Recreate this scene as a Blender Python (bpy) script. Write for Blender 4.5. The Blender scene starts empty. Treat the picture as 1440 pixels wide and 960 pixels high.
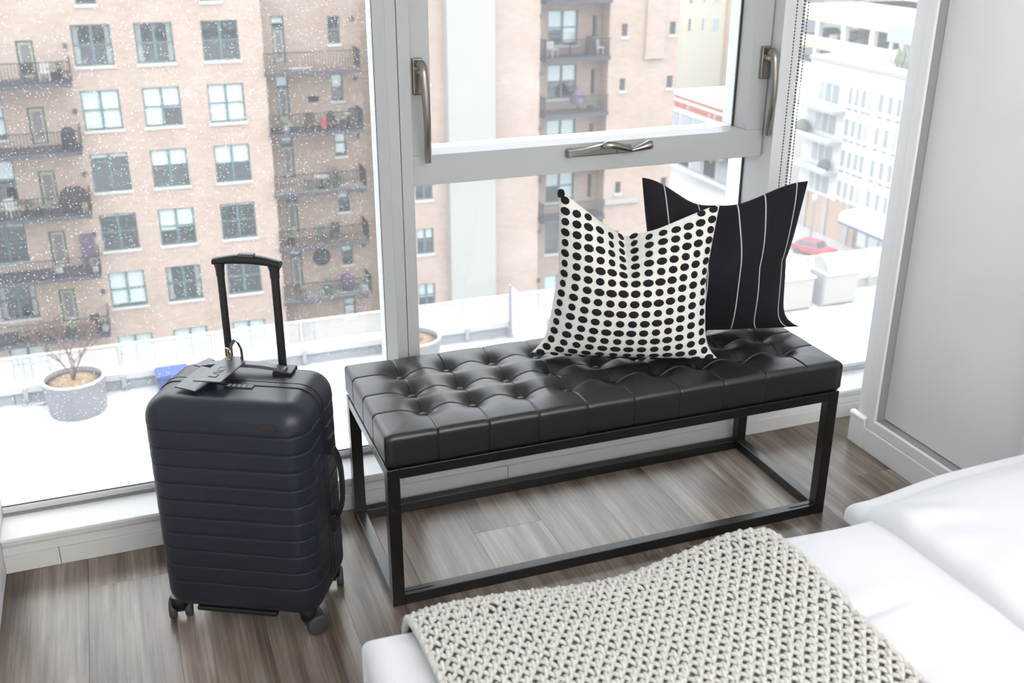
import bpy, bmesh, math, random
import numpy as np
from mathutils import Vector, Matrix
random.seed(7); rng = np.random.default_rng(7)
PI = math.pi
S = bpy.context.scene
COL = S.collection

# ------------------------------------------------------------------ camera, sky, lamps, exposure
cam_d = bpy.data.cameras.new('camera'); cam = bpy.data.objects.new('camera', cam_d); COL.objects.link(cam)
F_PX, PITCH, YAW, ROLL, CAM_Z = 1476.62, 0.3968, -0.3596, 0.0030, 1.5575
cam_d.sensor_width = 36.0; cam_d.lens = F_PX / 40.0; cam_d.clip_end = 2000; cam_d.clip_start = 0.05
cam.location = (0, 0, CAM_Z)
_f = Vector((-math.sin(YAW)*math.cos(PITCH), math.cos(YAW)*math.cos(PITCH), -math.sin(PITCH)))
_r = Vector((math.cos(YAW), math.sin(YAW), 0)); _u = _r.cross(_f)
_r2 = math.cos(ROLL)*_r + math.sin(ROLL)*_u; _u2 = -math.sin(ROLL)*_r + math.cos(ROLL)*_u
cam.rotation_euler = Matrix((_r2, _u2, -_f)).transposed().to_euler()
cam_d.dof.use_dof = True; cam_d.dof.focus_distance = 2.55; cam_d.dof.aperture_fstop = 5.6
S.camera = cam
w = bpy.data.worlds.new('overcast_sky'); S.world = w; w.use_nodes = True
bg = w.node_tree.nodes['Background']; bg.inputs[0].default_value = (0.90, 0.95, 1.0, 1)
SKY_ZENITH = 6.0     # standard overcast sky: zenith three times as bright as the horizon
_tc = w.node_tree.nodes.new('ShaderNodeTexCoord'); _sx = w.node_tree.nodes.new('ShaderNodeSeparateXYZ'); _mr = w.node_tree.nodes.new('ShaderNodeMapRange')
w.node_tree.links.new(_tc.outputs['Generated'], _sx.inputs[0]); w.node_tree.links.new(_sx.outputs['Z'], _mr.inputs[0]); w.node_tree.links.new(_mr.outputs[0], bg.inputs[1])
_mr.inputs[1].default_value = 0; _mr.inputs[2].default_value = 1; _mr.inputs[3].default_value = SKY_ZENITH/3; _mr.inputs[4].default_value = SKY_ZENITH
S.view_settings.view_transform = 'Standard'; S.view_settings.look = 'None'
S.view_settings.gamma = 1; S.view_settings.exposure = 0.3; S.view_settings.use_curve_mapping = False
S.cycles.use_denoising = True
S.cycles.max_bounces = 10; S.cycles.transparent_max_bounces = 16
S.cycles.sample_clamp_indirect = 8

def area(name, loc, rot, sx, sy, power, color=(1, 1, 1), portal=False):
    d = bpy.data.lights.new(name, 'AREA'); d.shape = 'RECTANGLE'; d.size = sx; d.size_y = sy; d.energy = power; d.color = color
    if portal: d.cycles.is_portal = True
    o = bpy.data.objects.new(name, d); COL.objects.link(o); o.location = loc; o.rotation_euler = rot
    return o
area('window_portal', (1.12, 2.72, 1.34), (-PI/2, 0, 0), 3.1, 2.56, 1, portal=True)

# ------------------------------------------------------------------ materials
M = {}
def mat(name, col, rough=0.5, spec=0.5, metal=0.0, coat=0.0, sheen=0.0):
    m = bpy.data.materials.new(name); m.use_nodes = True; b = m.node_tree.nodes['Principled BSDF']
    b.inputs['Base Color'].default_value = (*col, 1); b.inputs['Roughness'].default_value = rough
    b.inputs['Specular IOR Level'].default_value = spec; b.inputs['Metallic'].default_value = metal
    b.inputs['Coat Weight'].default_value = coat; b.inputs['Sheen Weight'].default_value = sheen
    M[name] = m; return m
class NT:
    def __init__(s, m): s.m = m; s.t = m.node_tree; s.b = s.t.nodes.get('Principled BSDF')
    def n(s, typ, **kw):
        nd = s.t.nodes.new(typ)
        for k, v in kw.items(): setattr(nd, k, v)
        return nd
    def l(s, a, b): s.t.links.new(a, b)
    def coords(s, which='Object', scale=(1, 1, 1), rot=(0, 0, 0)):
        tc = s.n('ShaderNodeTexCoord'); mp = s.n('ShaderNodeMapping'); mp.inputs['Scale'].default_value = scale
        mp.inputs['Rotation'].default_value = rot
        s.l(tc.outputs[which], mp.inputs[0]); return mp.outputs[0]
    def noise(s, vec, scale, detail=4, rough=.5):
        n = s.n('ShaderNodeTexNoise'); n.inputs['Scale'].default_value = scale; n.inputs['Detail'].default_value = detail
        n.inputs['Roughness'].default_value = rough; s.l(vec, n.inputs['Vector']); return n.outputs['Fac']
    def ramp(s, fac, stops):
        r = s.n('ShaderNodeValToRGB'); e = r.color_ramp.elements
        while len(e) < len(stops): e.new(0.5)
        for el, (p, c) in zip(e, stops): el.position = p; el.color = (*c, 1)
        s.l(fac, r.inputs[0]); return r.outputs[0]
    def bump(s, h, strength, dist):
        b = s.n('ShaderNodeBump'); b.inputs['Strength'].default_value = strength; b.inputs['Distance'].default_value = dist
        s.l(h, b.inputs['Height']); s.l(b.outputs[0], s.b.inputs['Normal'])
def noisy(name, c0, c1, scale, rough=.6, spec=.4, vecscale=(1, 1, 1), bump=0, bdist=.002, **k):
    m = mat(name, c0, rough, spec, **k); t = NT(m); f = t.noise(t.coords('Object', vecscale), scale)
    t.l(t.ramp(f, [(.3, c0), (.7, c1)]), t.b.inputs['Base Color'])
    if bump: t.bump(f, bump, bdist)
    return m
mat('wall_paint', (.80, .81, .82), .6, .3)
mat('ceiling_paint', (.85, .85, .85), .8, .2)
mat('window_frame', (.47, .485, .49), .38, .4)
mat('mullion_white', (.74, .755, .76), .4, .4); mat('sill_white', (.86, .86, .86), .35, .4)
mat('trim_grey', (.68, .68, .66), .5, .3)
mat('wardrobe_paint', (.92, .93, .935), .3, .4); mat('reveal_shade', (.36, .365, .37), .5, .3)  # second grey is the wardrobe paint with the reveal's shade put into the colour
mat('wardrobe_panel', (.92, .93, .94), .16, .5)
mat('gasket', (.02, .02, .02), .6)
mat('nickel', (.33, .31, .28), .3, .5, metal=1.0); mat('chain_metal', (.07, .06, .055), .5, .4)
mat('bench_steel', (.010, .0095, .0095), .28, .6)
mat('black_plastic', (.012, .012, .013), .38, .5)
mat('rubber', (.06, .06, .062), .55, .4)
mat('hub_grey', (.10, .10, .105), .4, .5)
mat('brass', (.72, .60, .34), .25, .5, metal=1.0)
mat('dark_gap', (.03, .03, .03), .8, .1)
m = noisy('leather', (.010, .0095, .010), (.013, .012, .0125), 180, .40, .75, bump=.08, bdist=.001)
m = noisy('case_navy', (.013, .0175, .027), (.015, .020, .031), 30, .38, .45)
t = NT(m); t.bump(t.noise(t.coords('Object'), 900, 2), .06, .001)
noisy('case_leather', (.05, .05, .06), (.065, .065, .075), 120, .36, .8, bump=.06)
mat('badge_dark', (.03, .022, .02), .35, .5)
m = noisy('linen_white', (.65, .66, .69), (.68, .69, .715), 3, .85, .15, sheen=.05)
mat('mattress', (.8, .8, .8), .9, .1)
m = noisy('cotton_cream', (.82, .80, .76), (.90, .88, .84), 140, .9, .1, bump=.35, bdist=.002)
m = noisy('dot_yarn', (.010, .010, .012), (.03, .03, .033), 500, .85, .15, bump=.5, bdist=.002)
noisy('yarn', (.50, .49, .455), (.62, .61, .575), 160, .95, .05, bump=.3, bdist=.001)
mat('throw_gap_shade', (.16, .155, .145), .95, .05)  # cloth under the yarn, darkened to paint in the shade between strands
noisy('wood_bed', (.12, .09, .07), (.2, .16, .12), 6, .5, .3, vecscale=(1, 10, 10))
# navy pinstripe pillow: stripes are woven print along the cushion's own u coordinate
m = mat('pinstripe', (.016, .016, .021), .75, .2, sheen=.03); t = NT(m)
uv = t.n('ShaderNodeUVMap'); sx = t.n('ShaderNodeSeparateXYZ'); t.l(uv.outputs[0], sx.inputs[0])
acc = None
for sp in (.13, .355, .58, .735, .93):
    a = t.n('ShaderNodeMath', operation='SUBTRACT'); t.l(sx.outputs[0], a.inputs[0]); a.inputs[1].default_value = sp
    b = t.n('ShaderNodeMath', operation='ABSOLUTE'); t.l(a.outputs[0], b.inputs[0])
    c = t.n('ShaderNodeMath', operation='LESS_THAN'); t.l(b.outputs[0], c.inputs[0]); c.inputs[1].default_value = .0032
    if acc is None: acc = c.outputs[0]
    else:
        d = t.n('ShaderNodeMath', operation='MAXIMUM'); t.l(acc, d.inputs[0]); t.l(c.outputs[0], d.inputs[1]); acc = d.outputs[0]
t.l(t.ramp(acc, [(0, (.010, .010, .0145)), (1, (.55, .55, .60))]), t.b.inputs['Base Color'])
t.bump(t.noise(t.coords('Object', (1, 1, .2)), 400, 2), .15, .001)
# weathered plank floor
m = mat('plank_wood', (.2, .18, .16), .29, .55); t = NT(m)
oi = t.n('ShaderNodeObjectInfo'); geo = t.n('ShaderNodeNewGeometry'); mp = t.n('ShaderNodeMapping')
mp.inputs['Scale'].default_value = (26, 1.6, 1); t.l(geo.outputs['Position'], mp.inputs[0])
cx = t.n('ShaderNodeCombineXYZ'); mu = t.n('ShaderNodeMath', operation='MULTIPLY'); mu.inputs[1].default_value = 37
t.l(oi.outputs['Random'], mu.inputs[0]); t.l(mu.outputs[0], cx.inputs[2]); t.l(mu.outputs[0], cx.inputs[1]); t.l(cx.outputs[0], mp.inputs['Location'])
g1 = t.noise(mp.outputs[0], 1.0, 8, .65)
mp2 = t.n('ShaderNodeMapping'); mp2.inputs['Scale'].default_value = (7, 1.3, 1); t.l(geo.outputs['Position'], mp2.inputs[0]); t.l(cx.outputs[0], mp2.inputs['Location'])
g2 = t.noise(mp2.outputs[0], 1.0, 3)
mp3 = t.n('ShaderNodeMapping'); mp3.inputs['Scale'].default_value = (160, 3, 1); t.l(geo.outputs['Position'], mp3.inputs[0]); t.l(cx.outputs[0], mp3.inputs['Location'])
g3 = t.noise(mp3.outputs[0], 1.0, 3)
mx = t.n('ShaderNodeMath', operation='MULTIPLY_ADD'); t.l(g1, mx.inputs[0]); mx.inputs[1].default_value = .45
m2 = t.n('ShaderNodeMath', operation='MULTIPLY'); t.l(g2, m2.inputs[0]); m2.inputs[1].default_value = .4; t.l(m2.outputs[0], mx.inputs[2])
m3 = t.n('ShaderNodeMath', operation='MULTIPLY_ADD'); t.l(g3, m3.inputs[0]); m3.inputs[1].default_value = .16; t.l(mx.outputs[0], m3.inputs[2])
m4 = t.n('ShaderNodeMath', operation='MULTIPLY_ADD'); t.l(oi.outputs['Random'], m4.inputs[0]); m4.inputs[1].default_value = .07; t.l(m3.outputs[0], m4.inputs[2])
t.l(t.ramp(m4.outputs[0], [(.36, (.034, .022, .014)), (.455, (.115, .082, .058)), (.55, (.235, .19, .15)), (.66, (.43, .38, .33))]), t.b.inputs['Base Color'])
t.bump(g3, .12, .001)
# window glass: clear sheet with a thin film of dust and dried drops
def glass(name, film, specks):
    m = bpy.data.materials.new(name); m.use_nodes = True; nt = m.node_tree; nt.nodes.clear(); t = NT(m)
    out = t.n('ShaderNodeOutputMaterial'); tr = t.n('ShaderNodeBsdfTransparent'); tr.inputs[0].default_value = (.985, .99, .99, 1)
    gl = t.n('ShaderNodeBsdfGlossy'); gl.inputs['Roughness'].default_value = .0
    fr = t.n('ShaderNodeFresnel'); fr.inputs['IOR'].default_value = 1.35
    mg = t.n('ShaderNodeMixShader'); t.l(fr.outputs[0], mg.inputs[0]); t.l(tr.outputs[0], mg.inputs[1]); t.l(gl.outputs[0], mg.inputs[2])
    tl = t.n('ShaderNodeBsdfTranslucent'); tl.inputs[0].default_value = (.95, .95, .95, 1)
    mf = t.n('ShaderNodeMixShader'); t.l(mg.outputs[0], mf.inputs[1]); t.l(tl.outputs[0], mf.inputs[2]); t.l(mf.outputs[0], out.inputs[0])
    if specks:
        vo = t.n('ShaderNodeTexVoronoi'); vo.inputs['Scale'].default_value = 115; t.l(t.coords('Object'), vo.inputs['Vector'])
        lt = t.n('ShaderNodeMapRange'); t.l(vo.outputs['Distance'], lt.inputs[0])
        lt.inputs[1].default_value = .08; lt.inputs[2].default_value = .24; lt.inputs[3].default_value = specks; lt.inputs[4].default_value = 0
        a = t.n('ShaderNodeMath', operation='ADD'); t.l(lt.outputs[0], a.inputs[0]); a.inputs[1].default_value = film
        t.l(a.outputs[0], mf.inputs[0])
    else: mf.inputs[0].default_value = film
    M[name] = m; return m
glass('glass_dusty', .03, .30); glass('glass_clean', .05, 0); glass('glass_right', .07, 0); glass('balustrade_glass', .22, 0)
def pane_glass(name, tint, g):
    m = bpy.data.materials.new(name); m.use_nodes = True; nt = m.node_tree; nt.nodes.clear(); t = NT(m)
    out = t.n('ShaderNodeOutputMaterial'); tr = t.n('ShaderNodeBsdfTransparent'); tr.inputs[0].default_value = (*tint, 1)
    gl = t.n('ShaderNodeBsdfGlossy'); gl.inputs['Roughness'].default_value = .08; gl.inputs[0].default_value = (.9, .95, 1, 1)
    mg = t.n('ShaderNodeMixShader'); mg.inputs[0].default_value = g; t.l(tr.outputs[0], mg.inputs[1]); t.l(gl.outputs[0], mg.inputs[2]); t.l(mg.outputs[0], out.inputs[0]); M[name] = m
pane_glass('far_glass', (.93, .965, .965), .055)
# exterior
def brickmat(name, c0, c1, mortar):
    m = mat(name, c0, .9, .1); t = NT(m); v = t.coords('Object', (1, 1, 1), (PI/2, 0, 0))
    br = t.n('ShaderNodeTexBrick'); t.l(v, br.inputs['Vector']); br.inputs['Scale'].default_value = 1
    br.inputs['Brick Width'].default_value = .42; br.inputs['Row Height'].default_value = .15; br.inputs['Mortar Size'].default_value = .012
    br.inputs['Color1'].default_value = (*c0, 1); br.inputs['Color2'].default_value = (*c1, 1); br.inputs['Mortar'].default_value = (*mortar, 1)
    nz = t.noise(t.coords('Object', (1, 1, 1)), .35, 5); mixn = t.n('ShaderNodeMix', data_type='RGBA', blend_type='MULTIPLY')
    mixn.inputs[0].default_value = 1; t.l(br.outputs[0], mixn.inputs[6]); t.l(t.ramp(nz, [(.3, (.86, .82, .80)), (.7, (1, 1, 1))]), mixn.inputs[7])
    t.l(mixn.outputs[2], t.b.inputs['Base Color'])
brickmat('brick_pale', (.62, .475, .395), (.70, .55, .465), (.66, .58, .52))
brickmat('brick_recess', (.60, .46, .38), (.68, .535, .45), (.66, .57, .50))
brickmat('brick_orange', (.78, .52, .36), (.85, .60, .44), (.8, .65, .5))
mat('stone_cream', (.63, .615, .58), .8, .2); mat('stone_sill', (.86, .83, .78), .8, .2)
mat('teal_frame', (.075, .13, .14), .5, .3); mat('green_frame', (.05, .11, .075), .5, .3)
mat('blind', (.86, .86, .84), .9, .1); mat('room_dark', (.075, .085, .095), .9, .1); mat('curtain', (.6, .58, .56), .9, .1)
mat('door_cream', (.62, .60, .50), .7, .2); mat('door_grey', (.33, .31, .32), .7, .2)
mat('slab_grey', (.13, .13, .155), .8, .2); mat('rail_dark', (.025, .025, .03), .6, .3); mat('deck_warm', (.48, .36, .28), .9, .1)
mat('lamp_dark', (.05, .05, .05), .6)
mat('window_grey', (.40, .44, .47), .4, .4); mat('white_render', (.76, .75, .735), .8, .2); mat('cream_render', (.88, .80, .66), .85, .1); mat('grey_render', (.62, .68, .72), .8, .2)
mat('asphalt', (.62, .61, .60), .9, .1); mat('parapet_white', (.9, .9, .9), .6, .3); mat('parapet_grey', (.60, .62, .66), .8, .2)
mat('counter_stone', (.66, .63, .55), .8, .2); mat('steel', (.6, .6, .6), .35, .5, metal=1.0); mat('post_grey', (.20, .20, .22), .5, .4)
noisy('planter_grey', (.36, .36, .40), (.44, .44, .48), 2, .6, .3); noisy('soil', (.30, .20, .12), (.46, .34, .22), 9, .95, .05)
mat('twig', (.30, .20, .17), .9, .1); mat('red_paint', (.72, .05, .09), .3, .5, coat=.5); mat('red_band', (.62, .22, .15), .7, .2)
mat('car_glass', (.05, .055, .06), .15, .6); mat('yellow', (.85, .66, .06), .6, .3); mat('blue', (.10, .15, .42), .7, .2)
noisy('foliage', (.10, .12, .085), (.18, .20, .145), 8, .9, .1); mat('pot_dark', (.03, .028, .032), .7, .2); mat('furn_brown', (.22, .15, .12), .8, .2)
mat('furn_white', (.82, .80, .80), .7, .2); mat('furn_green', (.22, .27, .2), .8, .2); mat('purple', (.25, .18, .28), .8, .2); mat('red', (.75, .10, .07), .6, .2)
mat('awning', (.80, .82, .88), .7, .2); mat('ground_white', (.86, .86, .85), .8, .2); mat('sign_pink', (.80, .42, .45), .7, .2)
mat('car_blue', (.15, .2, .3), .3, .5); mat('car_white', (.8, .8, .8), .3, .5); mat('car_dark', (.06, .07, .07), .3, .5)
m = mat('paver', (.82, .82, .81), .8, .2); t = NT(m); ck = t.n('ShaderNodeTexChecker'); ck.inputs['Scale'].default_value = .82
t.l(t.coords('Object', (1, 1, 0), (0, 0, .0)), ck.inputs[0]); nz = t.noise(t.coords('Object'), .5, 3)
mm = t.n('ShaderNodeMath', operation='MULTIPLY'); t.l(ck.outputs['Fac'], mm.inputs[0]); t.l(nz, mm.inputs[1])
t.l(t.ramp(mm.outputs[0], [(.42, (.84, .84, .83)), (.62, (.60, .60, .61))]), t.b.inputs['Base Color'])

# outdoor surfaces: everyday albedos are lower than their nominal swatches above
def dim(names, k):
    for nme in names:
        for nd in M[nme].node_tree.nodes:
            if nd.type == 'VALTORGB' and nme in ('paver', 'planter_grey', 'soil'):
                for e_ in nd.color_ramp.elements: e_.color = (*[c*k for c in e_.color[:3]], 1)
            for inp in ('Base Color', 'Color1', 'Color2', 'Mortar'):
                if inp in nd.inputs and not nd.inputs[inp].is_linked: nd.inputs[inp].default_value = (*[c*k for c in nd.inputs[inp].default_value[:3]], 1)
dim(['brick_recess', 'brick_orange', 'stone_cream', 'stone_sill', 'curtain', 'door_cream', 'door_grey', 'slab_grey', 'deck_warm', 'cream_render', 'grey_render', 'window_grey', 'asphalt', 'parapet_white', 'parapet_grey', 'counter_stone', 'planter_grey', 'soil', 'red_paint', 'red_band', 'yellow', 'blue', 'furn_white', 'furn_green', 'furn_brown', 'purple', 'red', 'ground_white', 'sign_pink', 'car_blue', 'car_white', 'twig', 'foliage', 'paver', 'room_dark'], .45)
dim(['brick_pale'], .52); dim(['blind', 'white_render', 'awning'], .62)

# ------------------------------------------------------------------ mesh helpers
class MB:
    def __init__(s): s.v = []; s.f = []
    def add(s, V, Fc):
        k = len(s.v); s.v.extend([tuple(map(float, p)) for p in V]); s.f.extend([tuple(i + k for i in f) for f in Fc]); return s
    def box(s, x0, x1, y0, y1, z0, z1):
        V = [(x, y, z) for z in (z0, z1) for y in (y0, y1) for x in (x0, x1)]
        return s.add(V, [(0, 2, 3, 1), (4, 5, 7, 6), (0, 1, 5, 4), (2, 6, 7, 3), (0, 4, 6, 2), (1, 3, 7, 5)])
    def obox(s, c, ax, ay, az):      # oriented box: centre + three half-axis vectors
        c, ax, ay, az = map(lambda q: np.array(q, float), (c, ax, ay, az))
        V = [c + i*ax + j*ay + k*az for k in (-1, 1) for j in (-1, 1) for i in (-1, 1)]
        return s.add(V, [(0, 2, 3, 1), (4, 5, 7, 6), (0, 1, 5, 4), (2, 6, 7, 3), (0, 4, 6, 2), (1, 3, 7, 5)])
    def loft(s, rings, cap0=True, cap1=True, closed=True):
        n = len(rings[0]); k = len(s.v)
        for r in rings: s.v.extend([tuple(map(float, p)) for p in r])
        for a in range(len(rings) - 1):
            for i in range(n if closed else n - 1):
                j = (i + 1) % n; s.f.append((k + a*n + i, k + a*n + j, k + (a+1)*n + j, k + (a+1)*n + i))
        if cap0: s.f.append(tuple(k + i for i in range(n))[::-1])
        if cap1: s.f.append(tuple(k + (len(rings)-1)*n + i for i in range(n)))
        return s
    def tube(s, pts, r, n=8, rx=None, up=(0, 0, 1)):
        P = [np.array(p, float) for p in pts]; R = r if hasattr(r, '__len__') else [r]*len(P); rings = []; up = np.array(up, float)
        for i, p in enumerate(P):
            d = P[min(i+1, len(P)-1)] - P[max(i-1, 0)]; d /= np.linalg.norm(d) + 1e-12
            u = up if abs(d @ up) < .97 else np.array((1., 0, 0)); a = np.cross(d, u); a /= np.linalg.norm(a); b = np.cross(a, d)
            k = rx/R[i] if rx else 1
            rings.append([p + R[i]*(k*math.cos(2*PI*q/n)*a + math.sin(2*PI*q/n)*b) for q in range(n)])
        return s.loft(rings)
    def lathe(s, prof, n=24, c=(0, 0, 0), cap0=True, cap1=True):
        return s.loft([[(c[0] + r*math.cos(2*PI*q/n), c[1] + r*math.sin(2*PI*q/n), c[2] + z) for q in range(n)] for r, z in prof], cap0, cap1)
    def extrude(s, prof, p0, p1, ax):  # closed 2D profile along an axis from p0 to p1; ax 0: prof is (y,z), 1: prof is (x,z), 2: (x,y)
        def pt(q, t): l = [q[0], q[1]]; l.insert(ax, t); return tuple(l)
        return s.loft([[pt(q, p0) for q in prof], [pt(q, p1) for q in prof]])
    def grid(s, P):   # P: array ni x nj x 3
        ni, nj = P.shape[:2]; k = len(s.v); s.v.extend(map(tuple, P.reshape(-1, 3).tolist()))
        s.f.extend([(k+i*nj+j, k+(i+1)*nj+j, k+(i+1)*nj+j+1, k+i*nj+j+1) for i in range(ni-1) for j in range(nj-1)]); return s
    def mesh(s, name, m, smooth=None):
        me = bpy.data.meshes.new(name); me.from_pydata(s.v, [], s.f)
        if m: me.materials.append(M[m])
        bm = bmesh.new(); bm.from_mesh(me); bmesh.ops.recalc_face_normals(bm, faces=bm.faces); bm.to_mesh(me); bm.free()
        if smooth is not None:
            me.shade_smooth()
            if smooth < 180: me.set_sharp_from_angle(angle=math.radians(smooth))
        return me
    def build(s, name, m, parent=None, smooth=None, bevel=0, seg=2):
        o = bpy.data.objects.new(name, s.mesh(name, m, smooth)); COL.objects.link(o)
        if parent: o.parent = parent
        if bevel:
            md = o.modifiers.new('bevel', 'BEVEL'); md.width = bevel; md.segments = seg; md.limit_method = 'ANGLE'; md.angle_limit = math.radians(40)
            o.data.shade_smooth(); o.data.set_sharp_from_angle(angle=math.radians(60)) if False else None
            md.harden_normals = True
        return o
def link(name, me, parent=None):
    o = bpy.data.objects.new(name, me); COL.objects.link(o)
    if parent: o.parent = parent
    return o
def tag(o, label, cat, group=None, kind=None):
    if label: o['label'] = label
    if cat: o['category'] = cat
    if group: o['group'] = group
    if kind: o['kind'] = kind
    return o
def thing(name, label, cat, loc=(0, 0, 0), rz=0, group=None):
    o = bpy.data.objects.new(name, None); COL.objects.link(o); o.location = loc; o.rotation_euler = (0, 0, rz); o.empty_display_size = .1
    return tag(o, label, cat, group)
def struct(o, label, cat='structure'):
    o['kind'] = 'structure'; o['label'] = label; o['category'] = cat; return o
def box(name, m, b, parent=None, bevel=0): return MB().box(*b).build(name, m, parent, bevel=bevel)
def root(name, loc=(0, 0, 0)):
    o = bpy.data.objects.new(name, None); COL.objects.link(o); o.location = loc; return o

# ================================================================== ROOM SHELL
XL, XR, YB, YW, ZC = -.41, 2.68, -4.2, 2.52, 2.62
fl = root('floor'); struct(fl, 'weathered grey-brown wood plank floor', 'floor')
box('subfloor', 'dark_gap', (XL, XR, YB, 2.66, -.08, -.012), fl)
pw = .193; x = XL; k = 0
offs = [0.1, .75, .35, 1.0, .55, .2, .85, .45, 1.1, .3, .65, .05, .95, .5, .15, .7, .4]
while x < XR - .01:
    x1 = min(x + pw, XR); y = YB - offs[k % 17]
    while y < YW:
        a, b = max(y, YB), min(y + 1.22, YW)
        if b - a > .02:
            MB().box(x + .0003, x1 - .0003, a + .0003, b - .0003, -.012, 0).build('plank', 'plank_wood', fl)
        y += 1.22
    x = x1; k += 1
struct(box('ceiling', 'ceiling_paint', (XL - .1, XR + .1, YB - .1, 2.75, ZC, ZC + .1)), 'white ceiling above the frame', 'ceiling')
struct(box('wall_left', 'wall_paint', (XL - .12, XL, YB - .1, 2.67, -.08, ZC)), 'white painted side wall at the left end of the window sill', 'wall')
struct(box('wall_right', 'wall_paint', (XR, XR + .12, YB - .1, 2.67, -.08, ZC)), 'white wall behind the built-in wardrobe', 'wall')
struct(box('wall_back', 'wall_paint', (XL, XR, YB - .12, YB, -.08, ZC)), 'white wall behind the photographer', 'wall')
struct(box('wall_front', 'wall_paint', (XL - .12, XR + .12, 2.52, 2.74, -.4, .0)), 'slab edge under the window sill', 'wall')
# stepped white-grey trim under the sill
bb = root('baseboard_front'); struct(bb, 'stepped grey trim board running along the floor under the window sill', 'baseboard')
def strip(y, z0, z1, xs):
    for a, b in zip(xs[:-1], xs[1:]): MB().box(a + .0005, b - .0005, y, 2.60, z0, z1).build('strip', 'trim_grey', bb, bevel=.0012, seg=1)
strip(2.503, 0.0, .046, (XL, -.281, .93, XR)); strip(2.512, .046, .068, (XL, .62, XR)); strip(2.521, .068, .084, (XL, XR))
sl = box('trim_1', 'sill_white', (XL, XR, 2.511, 2.70, .084, .093), bevel=.002); struct(sl, 'white window sill board running below the glass', 'sill')
# ---- windows
YG, YF = 2.645, 2.515
def window_root(n, lab): o = root('window_%d' % n); return struct(o, lab, 'window')
w1 = window_root(1, 'fixed left window pane overlooking the balconies, dusty with dried drops')
box('pane', 'glass_dusty', (XL, .626, YG, YG + .008, .112, 2.56), w1)
box('bottom_track', 'mullion_white', (XL, .622, 2.636, 2.70, .093, .113), w1, bevel=.003)
box('gasket', 'gasket', (XL, .622, 2.642, 2.6445, .113, .1150), w1)
box('side_gasket', 'gasket', (.6205, .6235, 2.641, 2.6445, .113, 2.56), w1)
box('track_line', 'parapet_grey', (XL, .62, 2.626, 2.636, .093, .098), w1)
w2 = window_root(2, 'middle window with an opening sash above a fixed pane')
MB().box(.621, .6490, YF, YG+.06, .093, 2.56).build('mullion', 'window_frame', w2, bevel=.0015)
MB().box(.6505, .6815, YF + .001, YG+.06, .093, 2.56).build('mullion', 'window_frame', w2, bevel=.0015)
box('groove', 'dark_gap', (.6488, .6507, YF + .004, YG, .093, 2.56), w2)
MB().box(1.712, 1.776, 2.487, YG+.06, .0935, 2.56).build('mullion', 'mullion_white', w2, bevel=.0015)
box('pane', 'glass_clean', (.6815, 1.712, YG-.02, YG - .012, .112, .885), w2)
box('bottom_track', 'window_frame', (.6815, 1.712, 2.60, 2.70, .093, .112), w2, bevel=.003)
box('side_gasket', 'gasket', (1.708, 1.712, 2.619, 2.6245, .112, .88), w2)
sash = MB()
sx0, sx1, sz0, sz1 = .668, 1.7085, .889, 2.50; iy = 2.532
ix0, ix1, iz0 = .7345, 1.652, .966
sash.box(sx0, sx1, iy, 2.66, sz0, iz0).box(sx0, ix0, iy, 2.66, iz0, sz1).box(ix1, sx1, iy, 2.66, iz0, sz1).box(sx0, sx1, iy, 2.66, sz1, 2.55)
so = sash.build('sash', 'window_frame', w2, bevel=.0015)
box('sash_pane', 'glass_clean', (ix0 - .01, ix1 + .01, 2.604, 2.612, iz0 - .01, sz1), so)
g = MB(); g.box(ix1 - .0035, ix1, 2.597, 2.6035, iz0, sz1); g.build('sash_gasket', 'gasket', so)
box('head', 'window_frame', (XL, XR, YF, 2.70, 2.55, 2.62), w2)
w3 = window_root(3, 'fixed right window pane beside the wardrobe, overlooking white buildings')
box('pane', 'glass_right', (1.776, XR, YG, YG + .008, .112, 2.56), w3)
box('bottom_track', 'window_frame', (1.776, XR, 2.636, 2.70, .093, .112), w3, bevel=.003)
# ---- sash hardware
def lever(px, pz0, pz1, lab, lean):
    L = pz1 - pz0
    h = MB().box(-.0135, .0135, -.012, 0, -.088, 0).build('window_handle', 'nickel', w2, bevel=.003); h.location = (px, iy, pz1); h['label'] = lab
    MB().lathe([(.010, 0), (.0105, .02), (.008, .034)], 16).build('spindle', 'nickel', h, smooth=40).matrix_local = Matrix.Translation((0, -.010, -.03)) @ Matrix.Rotation(PI/2, 4, 'X')
    pts = []; n = 14
    for i in range(n):
        q = i/(n-1); z = -.02 - (L-.02)*q; yy = -.043 - .012*math.sin(PI*min(1, q*1.15)) + .010*q; pts.append((lean*q + .004, yy, z))
    MB().tube([(0.002, -.030, -.012)] + pts, [.0125] + [.0112 - .0035*(i/(n-1)) for i in range(n)], 10, up=(0, 1, 0)).build('grip', 'nickel', h, smooth=45)
lever(.7015, .955, 1.207, 'brushed nickel lever handle on the left stile of the sash', .009)
lever(1.690, .955, 1.195, 'brushed nickel lever handle on the right stile of the sash', .010)
lt = MB().box(0, .19, -.014, 0, -.011, .011).build('window_latch', 'nickel', w2, bevel=.003); lt.location = (1.10, iy, .944); lt['label'] = 'brushed nickel folding crank latch'
MB().extrude([(0.0, .010), (.045, .012), (.10, .020), (.102, .012), (.10, .008), (0, -.009)], -.026, -.013, 1).build('cover', 'nickel', lt, smooth=30, bevel=.0015)
MB().tube([(.095, -.030, .017), (.108, -.036, .020), (.125, -.036, .018), (.16, -.034, .008), (.182, -.033, .001)], [.006, .0115, .0115, .009, .006], 10).build('arm', 'nickel', lt, smooth=45)
MB().tube([(.180, -.036, .001), (.19, -.037, .003), (.215, -.038, .009), (.230, -.038, .0125), (.236, -.038, .0135)], [.0045, .006, .010, .0135, .0115], 14).build('knob', 'nickel', lt, smooth=45)
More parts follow.
